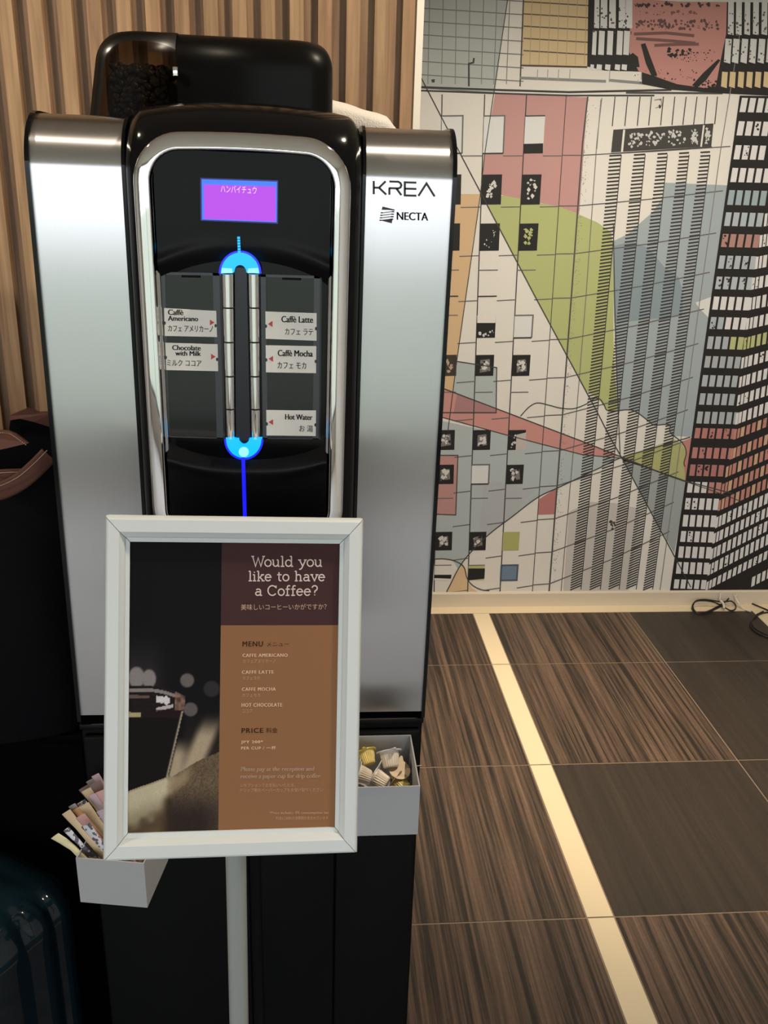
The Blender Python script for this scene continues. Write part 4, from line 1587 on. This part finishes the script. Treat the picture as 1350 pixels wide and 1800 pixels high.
# slab letters drawn as strokes
GL = {
    'W': (1.16, [[(0.06, 1), (0.33, 0), (0.58, 0.86), (0.83, 0), (1.10, 1)], [(-0.06, 1), (0.2, 1)], [(0.97, 1), (1.22, 1)]]),
    'o': (0.72, [arc(0.34, 0.33, 0.29, 0.33, 0, 360, 20)]),
    'u': (0.80, [[(0.13, 0.64), (0.13, 0.22)] + arc(0.33, 0.22, 0.20, 0.22, 180, 330, 8) + [(0.58, 0.2)], [(0.58, 0.64), (0.58, 0)], [(0, 0.64), (0.15, 0.64)], [(0.44, 0.64), (0.6, 0.64)], [(0.56, 0), (0.72, 0)]]),
    'l': (0.42, [[(0.19, 1), (0.19, 0)], [(0.03, 1), (0.21, 1)], [(0.03, 0), (0.36, 0)]]),
    'd': (0.82, [arc(0.33, 0.32, 0.27, 0.32, 0, 360, 20), [(0.61, 1), (0.61, 0)], [(0.46, 1), (0.63, 1)], [(0.59, 0), (0.76, 0)]]),
    'y': (0.76, [[(0.09, 0.64), (0.38, 0.02)], [(0.66, 0.64), (0.32, -0.14), (0.2, -0.28), (0.06, -0.30)], [(-0.04, 0.64), (0.24, 0.64)], [(0.5, 0.64), (0.78, 0.64)]]),
    'i': (0.40, [[(0.19, 0.64), (0.19, 0)], [(0.03, 0.64), (0.21, 0.64)], [(0.03, 0), (0.35, 0)], [(0.18, 0.84), (0.18, 0.95)]]),
    'k': (0.80, [[(0.19, 1), (0.19, 0)], [(0.03, 1), (0.21, 1)], [(0.05, 0), (0.33, 0)], [(0.6, 0.64), (0.19, 0.24)], [(0.33, 0.38), (0.65, 0)], [(0.44, 0.64), (0.74, 0.64)], [(0.5, 0), (0.8, 0)]]),
    'e': (0.74, [[(0.07, 0.36), (0.62, 0.36)] + arc(0.34, 0.33, 0.28, 0.33, 10, 325, 18)]),
    't': (0.56, [[(0.22, 0.9), (0.22, 0.18)] + arc(0.36, 0.16, 0.14, 0.16, 180, 310, 6), [(0.04, 0.64), (0.48, 0.64)]]),
    'h': (0.86, [[(0.19, 1), (0.19, 0)], [(0.03, 1), (0.21, 1)], [(0.05, 0), (0.34, 0)], [(0.19, 0.42)] + arc(0.41, 0.44, 0.21, 0.21, 160, 0, 8) + [(0.62, 0)], [(0.48, 0), (0.78, 0)]]),
    'a': (0.76, [arc(0.33, 0.44, 0.22, 0.21, 150, 0, 8) + [(0.55, 0.0), (0.7, 0)], [(0.55, 0.36), (0.3, 0.37)] + arc(0.28, 0.185, 0.2, 0.185, 90, 300, 10) + [(0.55, 0.14)]]),
    'v': (0.74, [[(0.09, 0.64), (0.37, 0.0), (0.64, 0.64)], [(-0.04, 0.64), (0.24, 0.64)], [(0.48, 0.64), (0.77, 0.64)]]),
    'C': (1.0, [arc(0.48, 0.5, 0.42, 0.5, 38, 322, 24), [(0.84, 1.0), (0.84, 0.74)]]),
    'f': (0.54, [arc(0.37, 0.84, 0.15, 0.16, 40, 180, 7) + [(0.22, 0)], [(0.04, 0.64), (0.46, 0.64)], [(0.06, 0), (0.42, 0)]]),
    '?': (0.66, [arc(0.31, 0.74, 0.25, 0.26, 170, -40, 12) + [(0.32, 0.42), (0.31, 0.24)], [(0.31, 0.0), (0.31, 0.09)]]),
    ' ': (0.46, []),
}


def slab(mb, text, x0, x1, ybase, cap, w, mi, yl):
    adv = sum(GL[c][0] for c in text) - 0.08
    k = (x1 - x0) / adv
    x = 0
    for c in text:
        for sk in GL[c][1]:
            stroke(mb, [(x0 + (x + p[0]) * k, ybase - p[1] * cap) for p in sk], w, lambda a, b: sloc(a, b, yl), mi)
        x += GL[c][0]


mb = MB()
TY = -0.00035
ink = lambda n_, c: mat(n_, linear=tuple(v * 1.4 for v in lin(c)), rough=0.5, spec=0.06)
INKS = [ink('poster_ink_light', (186, 170, 166)), ink('poster_ink_tan', (166, 138, 118)), ink('poster_ink_cream', (206, 176, 150)), ink('poster_ink_brown', (52, 32, 22)), ink('poster_ink_faint', (168, 130, 102))]
slab(mb, 'Would you', 443, 566, 995.5, 17.5, 2.1, 0, TY)
slab(mb, 'like to have', 436.5, 571, 1021, 16.8, 2.1, 0, TY)
slab(mb, 'a Coffee?', 448, 558, 1046.5, 17.0, 2.1, 0, TY)


def st(body, x0, y0, x1, y1, mi, **kw):
    for dx in ((-0.22, 0.22) if body.isascii() else (0.0,)):
        put_text(mb, body, lambda u, v: sloc(x0 + dx + (x1 - x0) * u, y1 + (y0 - y1) * v - (x1 - x0) * u * 0.006, TY), mi, **kw)


st('美味しいコーヒーいかがですか？', 423.5, 1062, 574, 1072.5, 1)
mb.build('heading', INKS, poster)
mb = MB()
st('MENU', 426.5, 1127.5, 462, 1136.5, 3, spacing=1.15)
st('メニュー', 469, 1129, 508, 1136, 3)
st('CAFFE AMERICANO', 426.5, 1149, 505.5, 1155, 2, spacing=1.15)
st('カフェアメリカーノ', 427, 1159, 484, 1165.5, 4)
st('CAFFE LATTE', 425.5, 1178.5, 481, 1184.5, 2, spacing=1.15)
st('カフェラテ', 426.5, 1189, 457, 1195, 4)
st('CAFFE MOCHA', 425.5, 1208.5, 484.5, 1214.5, 2, spacing=1.15)
st('カフェモカ', 426, 1219, 457.5, 1225, 4)
st('HOT CHOCOLATE', 425, 1236, 496, 1242.5, 2, spacing=1.15)
st('ココア', 426, 1247, 444, 1253, 4)
st('PRICE', 425, 1280, 462.5, 1288.5, 3, spacing=1.15)
st('料金', 468, 1279, 488, 1288.5, 3)
st('JPY 200*', 424, 1301.5, 462, 1308, 2, spacing=1.2)
st('PER CUP / 一杯', 424, 1311.5, 485, 1318, 2, spacing=1.15)
st('Please pay at the reception and', 423.5, 1348, 552.5, 1358, 1, shear=0.15)
st('receive a paper cup for drip coffee', 423, 1360.5, 563, 1370.5, 1, shear=0.15)
st('レセプションでお支払いいただき、', 423, 1377, 519, 1383.5, 4)
st('ドリップ用のペーパーカップをお受け取りください', 422.5, 1385.5, 568, 1392.5, 4)
st('*Price includes 8% consumption tax', 473.5, 1426, 578, 1432.5, 4)
st('料金には8%の消費税が含まれています', 485, 1435, 577, 1441, 4)
mb.build('menu_text', INKS, poster)
# pole and base
ptop = np.array(at(414.5, 1500, 0.800))
pbot = np.array(at(421.5, 1870, 0.800))
dirn = (pbot - ptop) / np.linalg.norm(pbot - ptop)
pend = ptop + dirn * ((0.012 - ptop[2]) / dirn[2])
pst = ptop - dirn * 0.17
toS = lambda q: Vector(SR.T @ (np.array(q) - SPOS))
mb = MB()
mb.cyl(toS(pst), toS(pend), 0.0112, seg=28)
mb.build('pole', M['sign_pole'], sign)
mb = MB()
up_ = Vector(SR.T @ np.array([0, 0, 1.0]))
mb.cyl(toS((pend[0], pend[1], 0.0)), toS((pend[0], pend[1], 0.012)), 0.13, 0.128, seg=48)
mb.build('base_plate', M['sign_pole'], sign)
mb = MB()
q0 = toS(pst)
mb.rbox((q0[0] - 0.02, 0.0135, q0[2] - 0.03), (q0[0] + 0.02, 0.0135 + max(0.012, q0[1] - 0.0135), q0[2] + 0.03), 0.002, 2)
mb.build('bracket', M['sign_pole'], sign)


# ------------------------------------------------------------------ grey card boxes on the cabinet front
def open_box(name, label, loc, rotz, w, d, h, t=0.0016):
    """open-topped box: origin at the bottom of its front left corner"""
    o = thing(name, label, 'box', loc, (0, 0, rotz), 'grey condiment boxes')
    mb = MB()
    mb.box((0, 0, 0), (w, t, h))
    mb.build('front_wall', M['grey_card'], o)
    mb = MB()
    mb.box((0, t, 0), (t, d - t, h))
    mb.build('side_wall', M['grey_card'], o)
    mb = MB()
    mb.box((w - t, t, 0), (w, d - t, h))
    mb.build('side_wall', M['grey_card'], o)
    mb = MB()
    mb.box((0, d - t, 0), (w, d, h))
    mb.build('back_wall', M['grey_card'], o)
    mb = MB()
    mb.box((t, t, 0), (w - t, d - t, t))
    mb.build('bottom', M['grey_card'], o)
    return o


RB = dict(x0=0.0465, x1=0.1315, y0=0.8855, y1=0.9915, z0=0.9035, z1=0.974)
open_box('condiment_box', 'grey open box of creamer cups on the cabinet, right of the sign', (RB['x0'], RB['y0'], RB['z0']), 0, RB['x1'] - RB['x0'], RB['y1'] - RB['y0'], RB['z1'] - RB['z0'])
LZ = 0.870
p_l, p_r = atz(133, 1508, LZ), atz(253, 1518, LZ)
dl = p_r - p_l
lw, lrot = float(np.hypot(dl[0], dl[1])), math.atan2(dl[1], dl[0])
lh = LZ - at(251, 1596, p_r[1])[2]
open_box('condiment_box', 'grey open box stuffed with sugar sticks, left of the sign', (p_l[0], p_l[1], LZ - lh), lrot, lw, 0.083, lh)

# creamer cups
M['creamer'] = mat('creamer_plastic', linear=(0.68, 0.60, 0.50), rough=0.35)
M['creamer_warm'] = mat('creamer_cream_plastic', linear=(0.60, 0.47, 0.32), rough=0.35)
M['lid_film'] = mat('creamer_lid_film', linear=(0.62, 0.62, 0.62), rough=0.3)
M['lid_yellow'] = mat('yellow_lid_film', linear=(0.62, 0.46, 0.06), rough=0.3)
M['yellow_cup'] = mat('yellow_cup_plastic', linear=(0.70, 0.55, 0.20), rough=0.35)


def creamer(label, loc, axis, spin, size=1.0, cupm='creamer', lidm='lid_film'):
    """axis: direction from the lid to the foot of the cup"""
    q = Vector(axis).normalized().to_track_quat('-Z', 'Y')
    o = thing('creamer_cup', label, 'creamer', loc, (q @ Matrix.Rotation(spin, 3, 'Z').to_quaternion()).to_euler(), 'coffee creamers in the right box')
    mb = MB()
    n = 48
    rings = [(0.0, 0.0112), (-0.002, 0.0108), (-0.003, 0.0104), (-0.016, 0.0086), (-0.0175, 0.0078), (-0.018, 0.0)]
    vs = []
    for z, r in rings:
        for i in range(n):
            k = 1 + (0.05 if i % 2 else -0.02) * (1 if -0.0165 < z < -0.0025 else 0)
            a = 2 * math.pi * i / n
            vs.append((size * r * k * math.cos(a), size * r * k * math.sin(a), size * z))
    mb.add(vs, [(i * n + j, (i + 1) * n + j, (i + 1) * n + (j + 1) % n, i * n + (j + 1) % n) for i in range(len(rings) - 1) for j in range(n)], 0, None, False)
    mb.build('cup', M[cupm], o)
    mb = MB()
    pts = []
    for i in range(36):
        a = 2 * math.pi * i / 36
        r = 0.0148
        pts.append((size * r * math.cos(a), size * r * math.sin(a)))
    # pull tab
    pts = [(x + (size * 0.005 if (x > size * 0.008 and y > size * 0.008) else 0), y + (size * 0.005 if (x > size * 0.008 and y > size * 0.008) else 0)) for x, y in pts]
    lo = [(x, y, 0.0) for x, y in pts]
    hi = [(x, y, 0.0009 * size) for x, y in pts]
    n = len(pts)
    mb.add(lo + hi, [tuple(range(n))[::-1], tuple(range(n, 2 * n))] + [(i, (i + 1) % n, n + (i + 1) % n, n + i) for i in range(n)])
    mb.build('lid', M[lidm], o)
    return o


def cpx(x, y, z):
    return tuple(atz(x, y, z))


creamer('yellow lidded creamer at the back left of the right box', cpx(643, 1322, 0.962), (0.25, -0.75, -0.55), 0.4, 0.95, 'yellow_cup', 'lid_yellow')
creamer('white creamer standing on its side with a wide grey lid behind it', cpx(684, 1322, 0.965), (0.10, -0.62, -0.62), 0.9, 1.12, 'creamer', 'lid_film')
creamer('white ribbed creamer lying across the front of the right box', cpx(658, 1366, 0.951), (0.80, -0.45, -0.25), 1.2, 1.05, 'creamer', 'lid_film')
creamer('white creamer half hidden by the sign in the right box', cpx(628, 1358, 0.951), (0.85, -0.10, -0.35), 2.0, 1.0, 'creamer', 'lid_film')
creamer('cream coloured creamer lid up under the standing white one', cpx(702, 1353, 0.948), (-0.15, 0.35, -0.9), 0.2, 0.95, 'creamer_warm', 'creamer_warm')
creamer('tan creamer at the back right corner of the right box', cpx(716, 1349, 0.930), (0.1, -0.6, -0.8), 2.4, 0.9, 'creamer_warm', 'creamer_warm')
creamer('yellowish creamer low at the front right of the right box', cpx(698, 1372, 0.934), (0.55, -0.55, -0.3), 0.7, 0.95, 'yellow_cup', 'creamer_warm')
creamer('creamer at the bottom middle of the right box under the others', (0.074, 0.946, 0.925), (-0.3, -0.3, -0.7), 0.7, 0.95, 'creamer', 'lid_film')

# sugar sticks fanned out of the left box
stick_mats = {
    'cream': mat('cream_paper', linear=(0.55, 0.43, 0.27), rough=0.6), 'pale': mat('pale_yellow_paper', linear=(0.66, 0.60, 0.36), rough=0.6),
    'pink': mat('pink_paper', linear=(0.56, 0.31, 0.30), rough=0.6), 'lilac': mat('lilac_paper', linear=(0.48, 0.36, 0.42), rough=0.6),
    'brown': mat('brown_paper', linear=(0.17, 0.11, 0.10), rough=0.6), 'orange': mat('orange_paper', linear=(0.52, 0.28, 0.14), rough=0.6),
    'white': None, 'grey': mat('grey_paper', linear=(0.30, 0.26, 0.27), rough=0.6)}
wmat = mat('printed_white_paper', rough=0.5)
nt, N_, L_, b_ = nodes(wmat)
tc = N_.new('ShaderNodeTexCoord')
nz = N_.new('ShaderNodeTexNoise')
nz.inputs['Scale'].default_value = 160
cr = N_.new('ShaderNodeValToRGB')
cr.color_ramp.interpolation = 'CONSTANT'
cr.color_ramp.elements[0].color = (0.10, 0.09, 0.12, 1)
cr.color_ramp.elements[1].position = 0.47
cr.color_ramp.elements[1].color = (0.60, 0.60, 0.62, 1)
L_.new(tc.outputs['Object'], nz.inputs['Vector'])
L_.new(nz.outputs[0], cr.inputs[0])
L_.new(cr.outputs[0], b_.inputs['Base Color'])
stick_mats['white'] = wmat
box_in = np.array([math.cos(lrot), math.sin(lrot), 0])
box_dp = np.array([-math.sin(lrot), math.cos(lrot), 0])


def stick(label, u, v, tip, Yt, colr, w=0.0062, crimp=0.012, bend=0.0):
    """paper stick from a spot in the box (u across, v deep) to the photo pixel TIP at distance Yt"""
    base = p_l + box_in * (0.008 + (lw - 0.016) * u) + box_dp * (0.01 + 0.062 * v)
    base = Vector((base[0], base[1], LZ - lh + 0.004))
    tipw = Vector(at(*tip, Yt))
    ax = tipw - base
    Ln = ax.length
    up = Vector((0, -1, 0.25))
    sx = ax.normalized().cross(up).normalized()
    sy = sx.cross(ax.normalized()).normalized()
    vs = []
    prof = [(0.0, 1.25, 0.10), (0.05, 1.2, 0.12), (0.10, 0.92, 0.7), (0.3, 0.9, 0.85), (0.6, 0.95, 0.75), (1 - 0.03 / Ln * 0.9, 0.9, 0.7), (1 - crimp / Ln, 1.15, 0.16), (1.0, 1.25, 0.10)]
    n = 12
    for t, a, b in prof:
        c = base + ax * t + sx * (bend * max(0, t - 0.8) * 5)
        for i in range(n):
            an = 2 * math.pi * i / n
            vs.append(c + sx * (w * a * math.cos(an)) + sy * (w * 0.62 * b * math.sin(an)))
    mb = MB()
    m_ = len(prof)
    org = base
    vs = [p - org for p in vs]
    mb.add(vs, [(i * n + j, i * n + (j + 1) % n, (i + 1) * n + (j + 1) % n, (i + 1) * n + j) for i in range(m_ - 1) for j in range(n)], 0, None, True)
    mb.add(vs[:n], [tuple(range(n))[::-1]])
    mb.add(vs[-n:], [tuple(range(n))])
    o = mb.build('sugar_stick', stick_mats[colr])
    o.location = org
    return tag(o, label, 'sugar stick', 'sugar sticks in the left box')


stick('leftmost pale yellow sugar stick with a bent top', 0.50, 0.06, (103, 1464), 0.917, 'pale', 0.0046, 0.012, -0.006)
stick('thin printed white stick second from the left in the box', 0.60, 0.16, (116, 1457), 0.920, 'white', 0.0034)
stick('cream sugar stick leaning left with a pointed top', 0.66, 0.27, (116, 1427), 0.925, 'cream', 0.0048)
stick('pale grey stick behind the pointed cream one', 0.62, 0.50, (126, 1415), 0.935, 'grey', 0.0038)
stick('orange sugar stick in the middle of the fan', 0.74, 0.40, (134, 1421), 0.932, 'orange', 0.0050)
stick('pink sugar stick beside the orange one', 0.82, 0.28, (141, 1434), 0.914, 'pink', 0.0050)
stick('printed white stick low beside the sign frame', 0.90, 0.12, (150, 1450), 0.900, 'white', 0.0046)
stick('upright cream sugar stick with printed white end', 0.92, 0.42, (147, 1415), 0.927, 'cream', 0.0056)
stick('printed stick end sticking up between cream and brown sticks', 0.80, 0.60, (142, 1409), 0.944, 'white', 0.0048)
stick('tan sugar stick in front of the brown wrapper', 0.84, 0.66, (151, 1388), 0.948, 'cream', 0.0052)
stick('brown stick with the widest wrapper in the back of the box', 0.86, 0.76, (148, 1383), 0.958, 'brown', 0.0066)
stick('brown stick behind the lilac one', 0.97, 0.66, (166, 1376), 0.950, 'brown', 0.0064)
stick('lilac sugar stick beside the sign frame', 0.93, 0.54, (164, 1396), 0.938, 'lilac', 0.0054)
stick('pink sugar stick half hidden by the sign frame', 0.98, 0.50, (177, 1390), 0.935, 'pink', 0.0056)
stick('pale lilac stick standing tallest against the frame', 0.94, 0.84, (167, 1362), 0.968, 'lilac', 0.0042)
stick('grey stick at the back of the fan below the tallest', 0.82, 0.90, (158, 1371), 0.971, 'grey', 0.0046)
stick('lilac stick low at the edge of the sign frame', 0.98, 0.30, (178, 1424), 0.915, 'lilac', 0.0050)

# ------------------------------------------------------------------ tote bag on a black side cabinet, navy suitcase
sc_ = thing('side_cabinet', 'plain black side cabinet under the tote bag, left of the machine', 'cabinet', (-0.60, 1.345, 0))
mb = MB()
DEEP = mat('deep_black_felt', linear=(0.0016, 0.0016, 0.0018), rough=0.9, spec=0.03)
mb.rbox((-0.27, -0.20, 0.04), (0.27, 0.25, 0.868), 0.004, 2)
mb.build('carcass', DEEP, sc_)
mb = MB()
mb.rbox((-0.272, -0.202, 0.868), (0.272, 0.252, 0.88), 0.003, 2)
mb.build('top_panel', DEEP, sc_)
mb = MB()
mb.box((-0.27, -0.18, 0), (0.27, 0.25, 0.04))
mb.build('plinth', M['black_satin'], sc_)
bag = thing('tote_bag', 'black tote bag with brown stitched leather handles, left of the coffee machine', 'bag', (-0.56, 1.22, 0.880))
leather = bump_noise(mat('brown_leather', linear=(0.080, 0.030, 0.021), rough=0.6, spec=0.16), 300, 0.25)
stitch = mat('pale_stitching', linear=(0.42, 0.33, 0.28), rough=0.7)
fabric = bump_noise(mat('black_bag_fabric', linear=(0.0035, 0.0035, 0.0045), rough=0.85, spec=0.08), 600, 0.4)
BO = np.array([-0.56, 1.22, 0.880])


def bag_surf(u, v):
    a = 2 * math.pi * u
    ex = lambda c, p: math.copysign(abs(c) ** p, c)
    kx = 0.225 + 0.015 * math.sin(math.pi * v)
    ky = 0.095 * (1 - 0.45 * v) + 0.02 * math.sin(math.pi * v)
    z = 0.395 * v
    if v > 0.9:
        z += 0.012 * math.cos(2 * a) * (v - 0.9) * 10
    return (kx * ex(math.cos(a), 0.5), ky * ex(math.sin(a), 0.6) + 0.004 * math.sin(5 * a + 6 * v), z)


mb = MB()
mb.grid(bag_surf, 64, 24)
mb.add([bag_surf(i / 64, 0) for i in range(64)], [tuple(range(64))[::-1]])
mb.add([np.array(bag_surf(i / 64, 1)) - np.array([0, 0, 0.012]) for i in range(64)], [tuple(range(64))])
mb.build('bag_body', fabric, bag)
bl = lambda x, y, Y: tuple(np.array(at(x, y, Y)) - BO)


def strap(name, pts, half, Yref, dashes=True, off=0.42):
    mb = MB()
    P = [np.array(p) for p in spline(pts, 8)]
    mb.tube(P, 0, 12, 0, flat=(half, 0.0028, (0, 0.25, 1)))
    o = mb.build(name, leather, bag)
    if dashes:
        mb = MB()
        for side in (-1, 1):
            Q = [p + np.array([0, -0.0034 - 0.0006, side * half * off * 1.6]) for p in P]
            seg = []
            for i in range(len(Q) - 1):
                for k in range(2):
                    a = Q[i] + (Q[i + 1] - Q[i]) * (k / 2)
                    b = Q[i] + (Q[i + 1] - Q[i]) * (k / 2 + 0.32)
                    mb.tube([a, b], 0.0006, 5)
        mb.build('stitching', stitch, o)
    return o


# front handle: band rising to the right
strap('handle', [bl(-60, 868, 1.105), bl(-10, 866, 1.100), bl(30, 850, 1.100), bl(60, 826, 1.105), bl(86, 800, 1.115)], 0.0115, 1.1)
strap('trim_band', [bl(-70, 842, 1.112), bl(-20, 839, 1.109), bl(10, 837, 1.109), bl(38, 836, 1.113)], 0.0090, 1.1)
# flap of leather over the opening
mb = MB()
fl = [bl(-60, 762, 1.18), bl(-20, 757, 1.17), bl(14, 757, 1.165), bl(28, 763, 1.16), bl(50, 779, 1.15), bl(20, 786, 1.15), bl(-10, 793, 1.15), bl(-60, 802, 1.15)]
mb.poly(fl, 0, face=(0, -1, 0.2))
mb.add(fl + [tuple(np.array(p) + np.array([0, 0.004, 0])) for p in fl], [(i, (i + 1) % 8, 8 + (i + 1) % 8, 8 + i) for i in range(8)])
mb.poly([tuple(np.array(p) + np.array([0, 0.004, 0])) for p in fl], 0, face=(0, 1, 0))
flap = mb.build('leather_flap', leather, bag)
mb = MB()
ed = spline([fl[1], fl[2], fl[3], fl[4]], 8)
for i in range(len(ed) - 1):
    mb.tube([ed[i] + np.array([-0.002, -0.001, -0.003]), ed[i] * 0.5 + ed[i + 1] * 0.5 + np.array([-0.002, -0.001, -0.003])], 0.0006, 5)
mb.build('stitching', stitch, flap)
# rear handle: peaked leather tab above the bag
mb = MB()
tb = [bl(17, 731, 1.235), bl(30, 726, 1.235), bl(45, 719.5, 1.235), (bl(66, 727, 1.235)), bl(90, 726, 1.235), bl(92, 752, 1.235), bl(60, 742, 1.232), bl(35, 736, 1.232), bl(17, 739, 1.232)]
n = len(tb)
bk = [tuple(np.array(p) + np.array([0, 0.012, 0])) for p in tb]
mb.poly(tb, 0, face=(0, -1, 0))
mb.poly(bk, 0, face=(0, 1, 0))
mb.add(tb + bk, [(i, (i + 1) % n, n + (i + 1) % n, n + i) for i in range(n)])
mb.build('rear_handle', leather, bag)
mb = MB()
tb = [bl(-60, 775, 1.238), bl(14, 775, 1.238), bl(18, 738, 1.238), bl(35, 735, 1.238), bl(95, 752, 1.238), bl(95, 850, 1.238), bl(-60, 870, 1.238)]
n = len(tb)
bk = [tuple(np.array(p) + np.array([0, 0.03, 0])) for p in tb]
mb.poly(tb, 0, face=(0, -1, 0))
mb.poly(bk, 0, face=(0, 1, 0))
mb.add(tb + bk, [(i, (i + 1) % n, n + (i + 1) % n, n + i) for i in range(n)])
mb.build('inner_pocket', fabric, bag)

# ribbed navy suitcase standing in front of the side cabinet
case = thing('suitcase', 'glossy dark navy ribbed suitcase standing beside the cabinet at bottom left', 'suitcase', (-0.512, 0.925, 0), (0, 0, math.radians(-32.7)))
shell = mat('navy_gloss_shell', linear=(0.004, 0.012, 0.018), rough=0.09, spec=0.5, coat=0.3)
SW, SD, SH = 0.115, 0.20, 0.735


def shell_pt(u, v):
    """u around, v from bottom to top; grooves run up the sides and over the top"""
    a = 2 * math.pi * u
    ex = lambda c, p: math.copysign(abs(c) ** p, c)
    if v < 0.62:
        k, z = 1.0, 0.03 + (SH - 0.085) * v / 0.62
    elif v < 0.86:
        t = (v - 0.62) / 0.24 * math.pi / 2
        k, z = 1 - 0.055 / 0.15 * (1 - math.cos(t)), SH - 0.055 + 0.055 * math.sin(t)
    else:
        k, z = (1 - 0.055 / 0.15) * (1 - (v - 0.86) / 0.14), SH
    x, y = SW * ex(math.cos(a), 0.42) * k, SD * ex(math.sin(a), 0.36) * k
    g = 0.0042 * (0.5 + 0.5 * math.cos(2 * math.pi * y / 0.046)) ** 3 if v < 0.999 else 0
    gx = g if abs(math.cos(a)) > 0.3 else 0
    return (x - math.copysign(gx, x) * (1 if v < 0.8 else 0), y, z - (g if v > 0.62 else 0))


mb = MB()
mb.grid(shell_pt, 180, 70)
mb.build('shell', shell, case)
for yy in (-0.15, 0.15):
    for xx in (-0.075, 0.075):
        mb = MB()
        mb.cyl((xx - 0.012, yy, 0.025), (xx + 0.012, yy, 0.025), 0.025, seg=20)
        mb.build('wheel', M['black_satin'], case)
mb = MB()
mb.tube(spline([(0.0, -0.07, SH - 0.004), (0.0, -0.06, SH + 0.018), (0.0, 0, SH + 0.022), (0.0, 0.06, SH + 0.018), (0.0, 0.07, SH - 0.004)], 6), 0.008, 10)
mb.build('carry_handle', M['black_satin'], case)

# ------------------------------------------------------------------ cables on the floor border
rub = mat('black_cable_rubber', linear=(0.012, 0.011, 0.011), rough=0.4)


def cable_pts(px):
    return [tuple(atz(x, y, z)) for x, y, z in px]


c1 = cable_pts([(1274, 1062, 0.004), (1255, 1072, 0.004), (1236, 1078.5, 0.004), (1222, 1077, 0.006), (1216.5, 1068, 0.014), (1222, 1058, 0.03), (1238, 1056, 0.034), (1256, 1059, 0.026), (1272, 1067, 0.004), (1284, 1073, 0.005), (1292, 1071, 0.005), (1293, 1064, 0.004), (1286, 1057, 0.028), (1276, 1057.5, 0.03), (1262, 1057, 0.032), (1240, 1054, 0.038), (1224, 1056, 0.036), (1218, 1066, 0.022), (1224, 1076, 0.010), (1240, 1076, 0.008), (1260, 1067, 0.004), (1275, 1058, 0.03), (1281, 1052, 0.04)])
c1b = thing('power_cord', 'black cord coiled in a figure eight and tied against the skirting', 'cord', (1.72, 3.29, 0))
off1 = np.array([1.72, 3.29, 0])
mb = MB()
mb.tube([np.array(p) - off1 for p in spline(c1, 8)], 0.0030, 10)
mb.build('cord', rub, c1b)
mb = MB()
tq = cable_pts([(1266, 1055, 0.036), (1271, 1061, 0.028), (1272, 1069, 0.016)])
mb.tube([np.array(p) - off1 + np.array([0, -0.004, 0]) for p in spline(tq, 5)], 0.0052, 10)
tq = cable_pts([(1266, 1042, 0.062), (1264.5, 1054, 0.038)])
mb.tube([np.array(p) - off1 + np.array([0, -0.003, 0]) for p in tq], 0.0028, 8)
mb.build('white_tie', mat('white_cable_tie', linear=(0.62, 0.58, 0.52), rough=0.4), c1b)
c2 = cable_pts([(1322, 1061, 0.005), (1334, 1066, 0.005), (1350, 1073, 0.005), (1352, 1076, 0.005), (1340, 1078, 0.005), (1325, 1086, 0.004), (1319, 1096, 0.004), (1325, 1108, 0.004), (1340, 1117, 0.004), (1362, 1124, 0.004)])
mb = MB()
mb.tube(spline(c2, 8), 0.0032, 10)
mb.tube(spline([np.array(p) + np.array([0.010, 0.012, 0.003]) for p in c2[4:]], 8), 0.0030, 10)
o = mb.build('power_cord', rub)
tag(o, 'black cord looping onto the tiles at the right corner of the floor', 'cord')
mb = MB()
mb.tube(spline(cable_pts([(1290, 1046, 0.055), (1295, 1054, 0.036), (1303, 1067, 0.010), (1313, 1073, 0.004), (1320, 1075, 0.004)]), 6), 0.0030, 8)
mb.tube(spline(cable_pts([(1296, 1045, 0.055), (1293, 1050, 0.046), (1296, 1058, 0.03), (1304, 1068, 0.010)]), 6), 0.0024, 8)
o = mb.build('white_cord', mat('white_cord_plastic', linear=(0.66, 0.62, 0.56), rough=0.35))
tag(o, 'short white cord drooping down the skirting between the two black cords', 'cord')
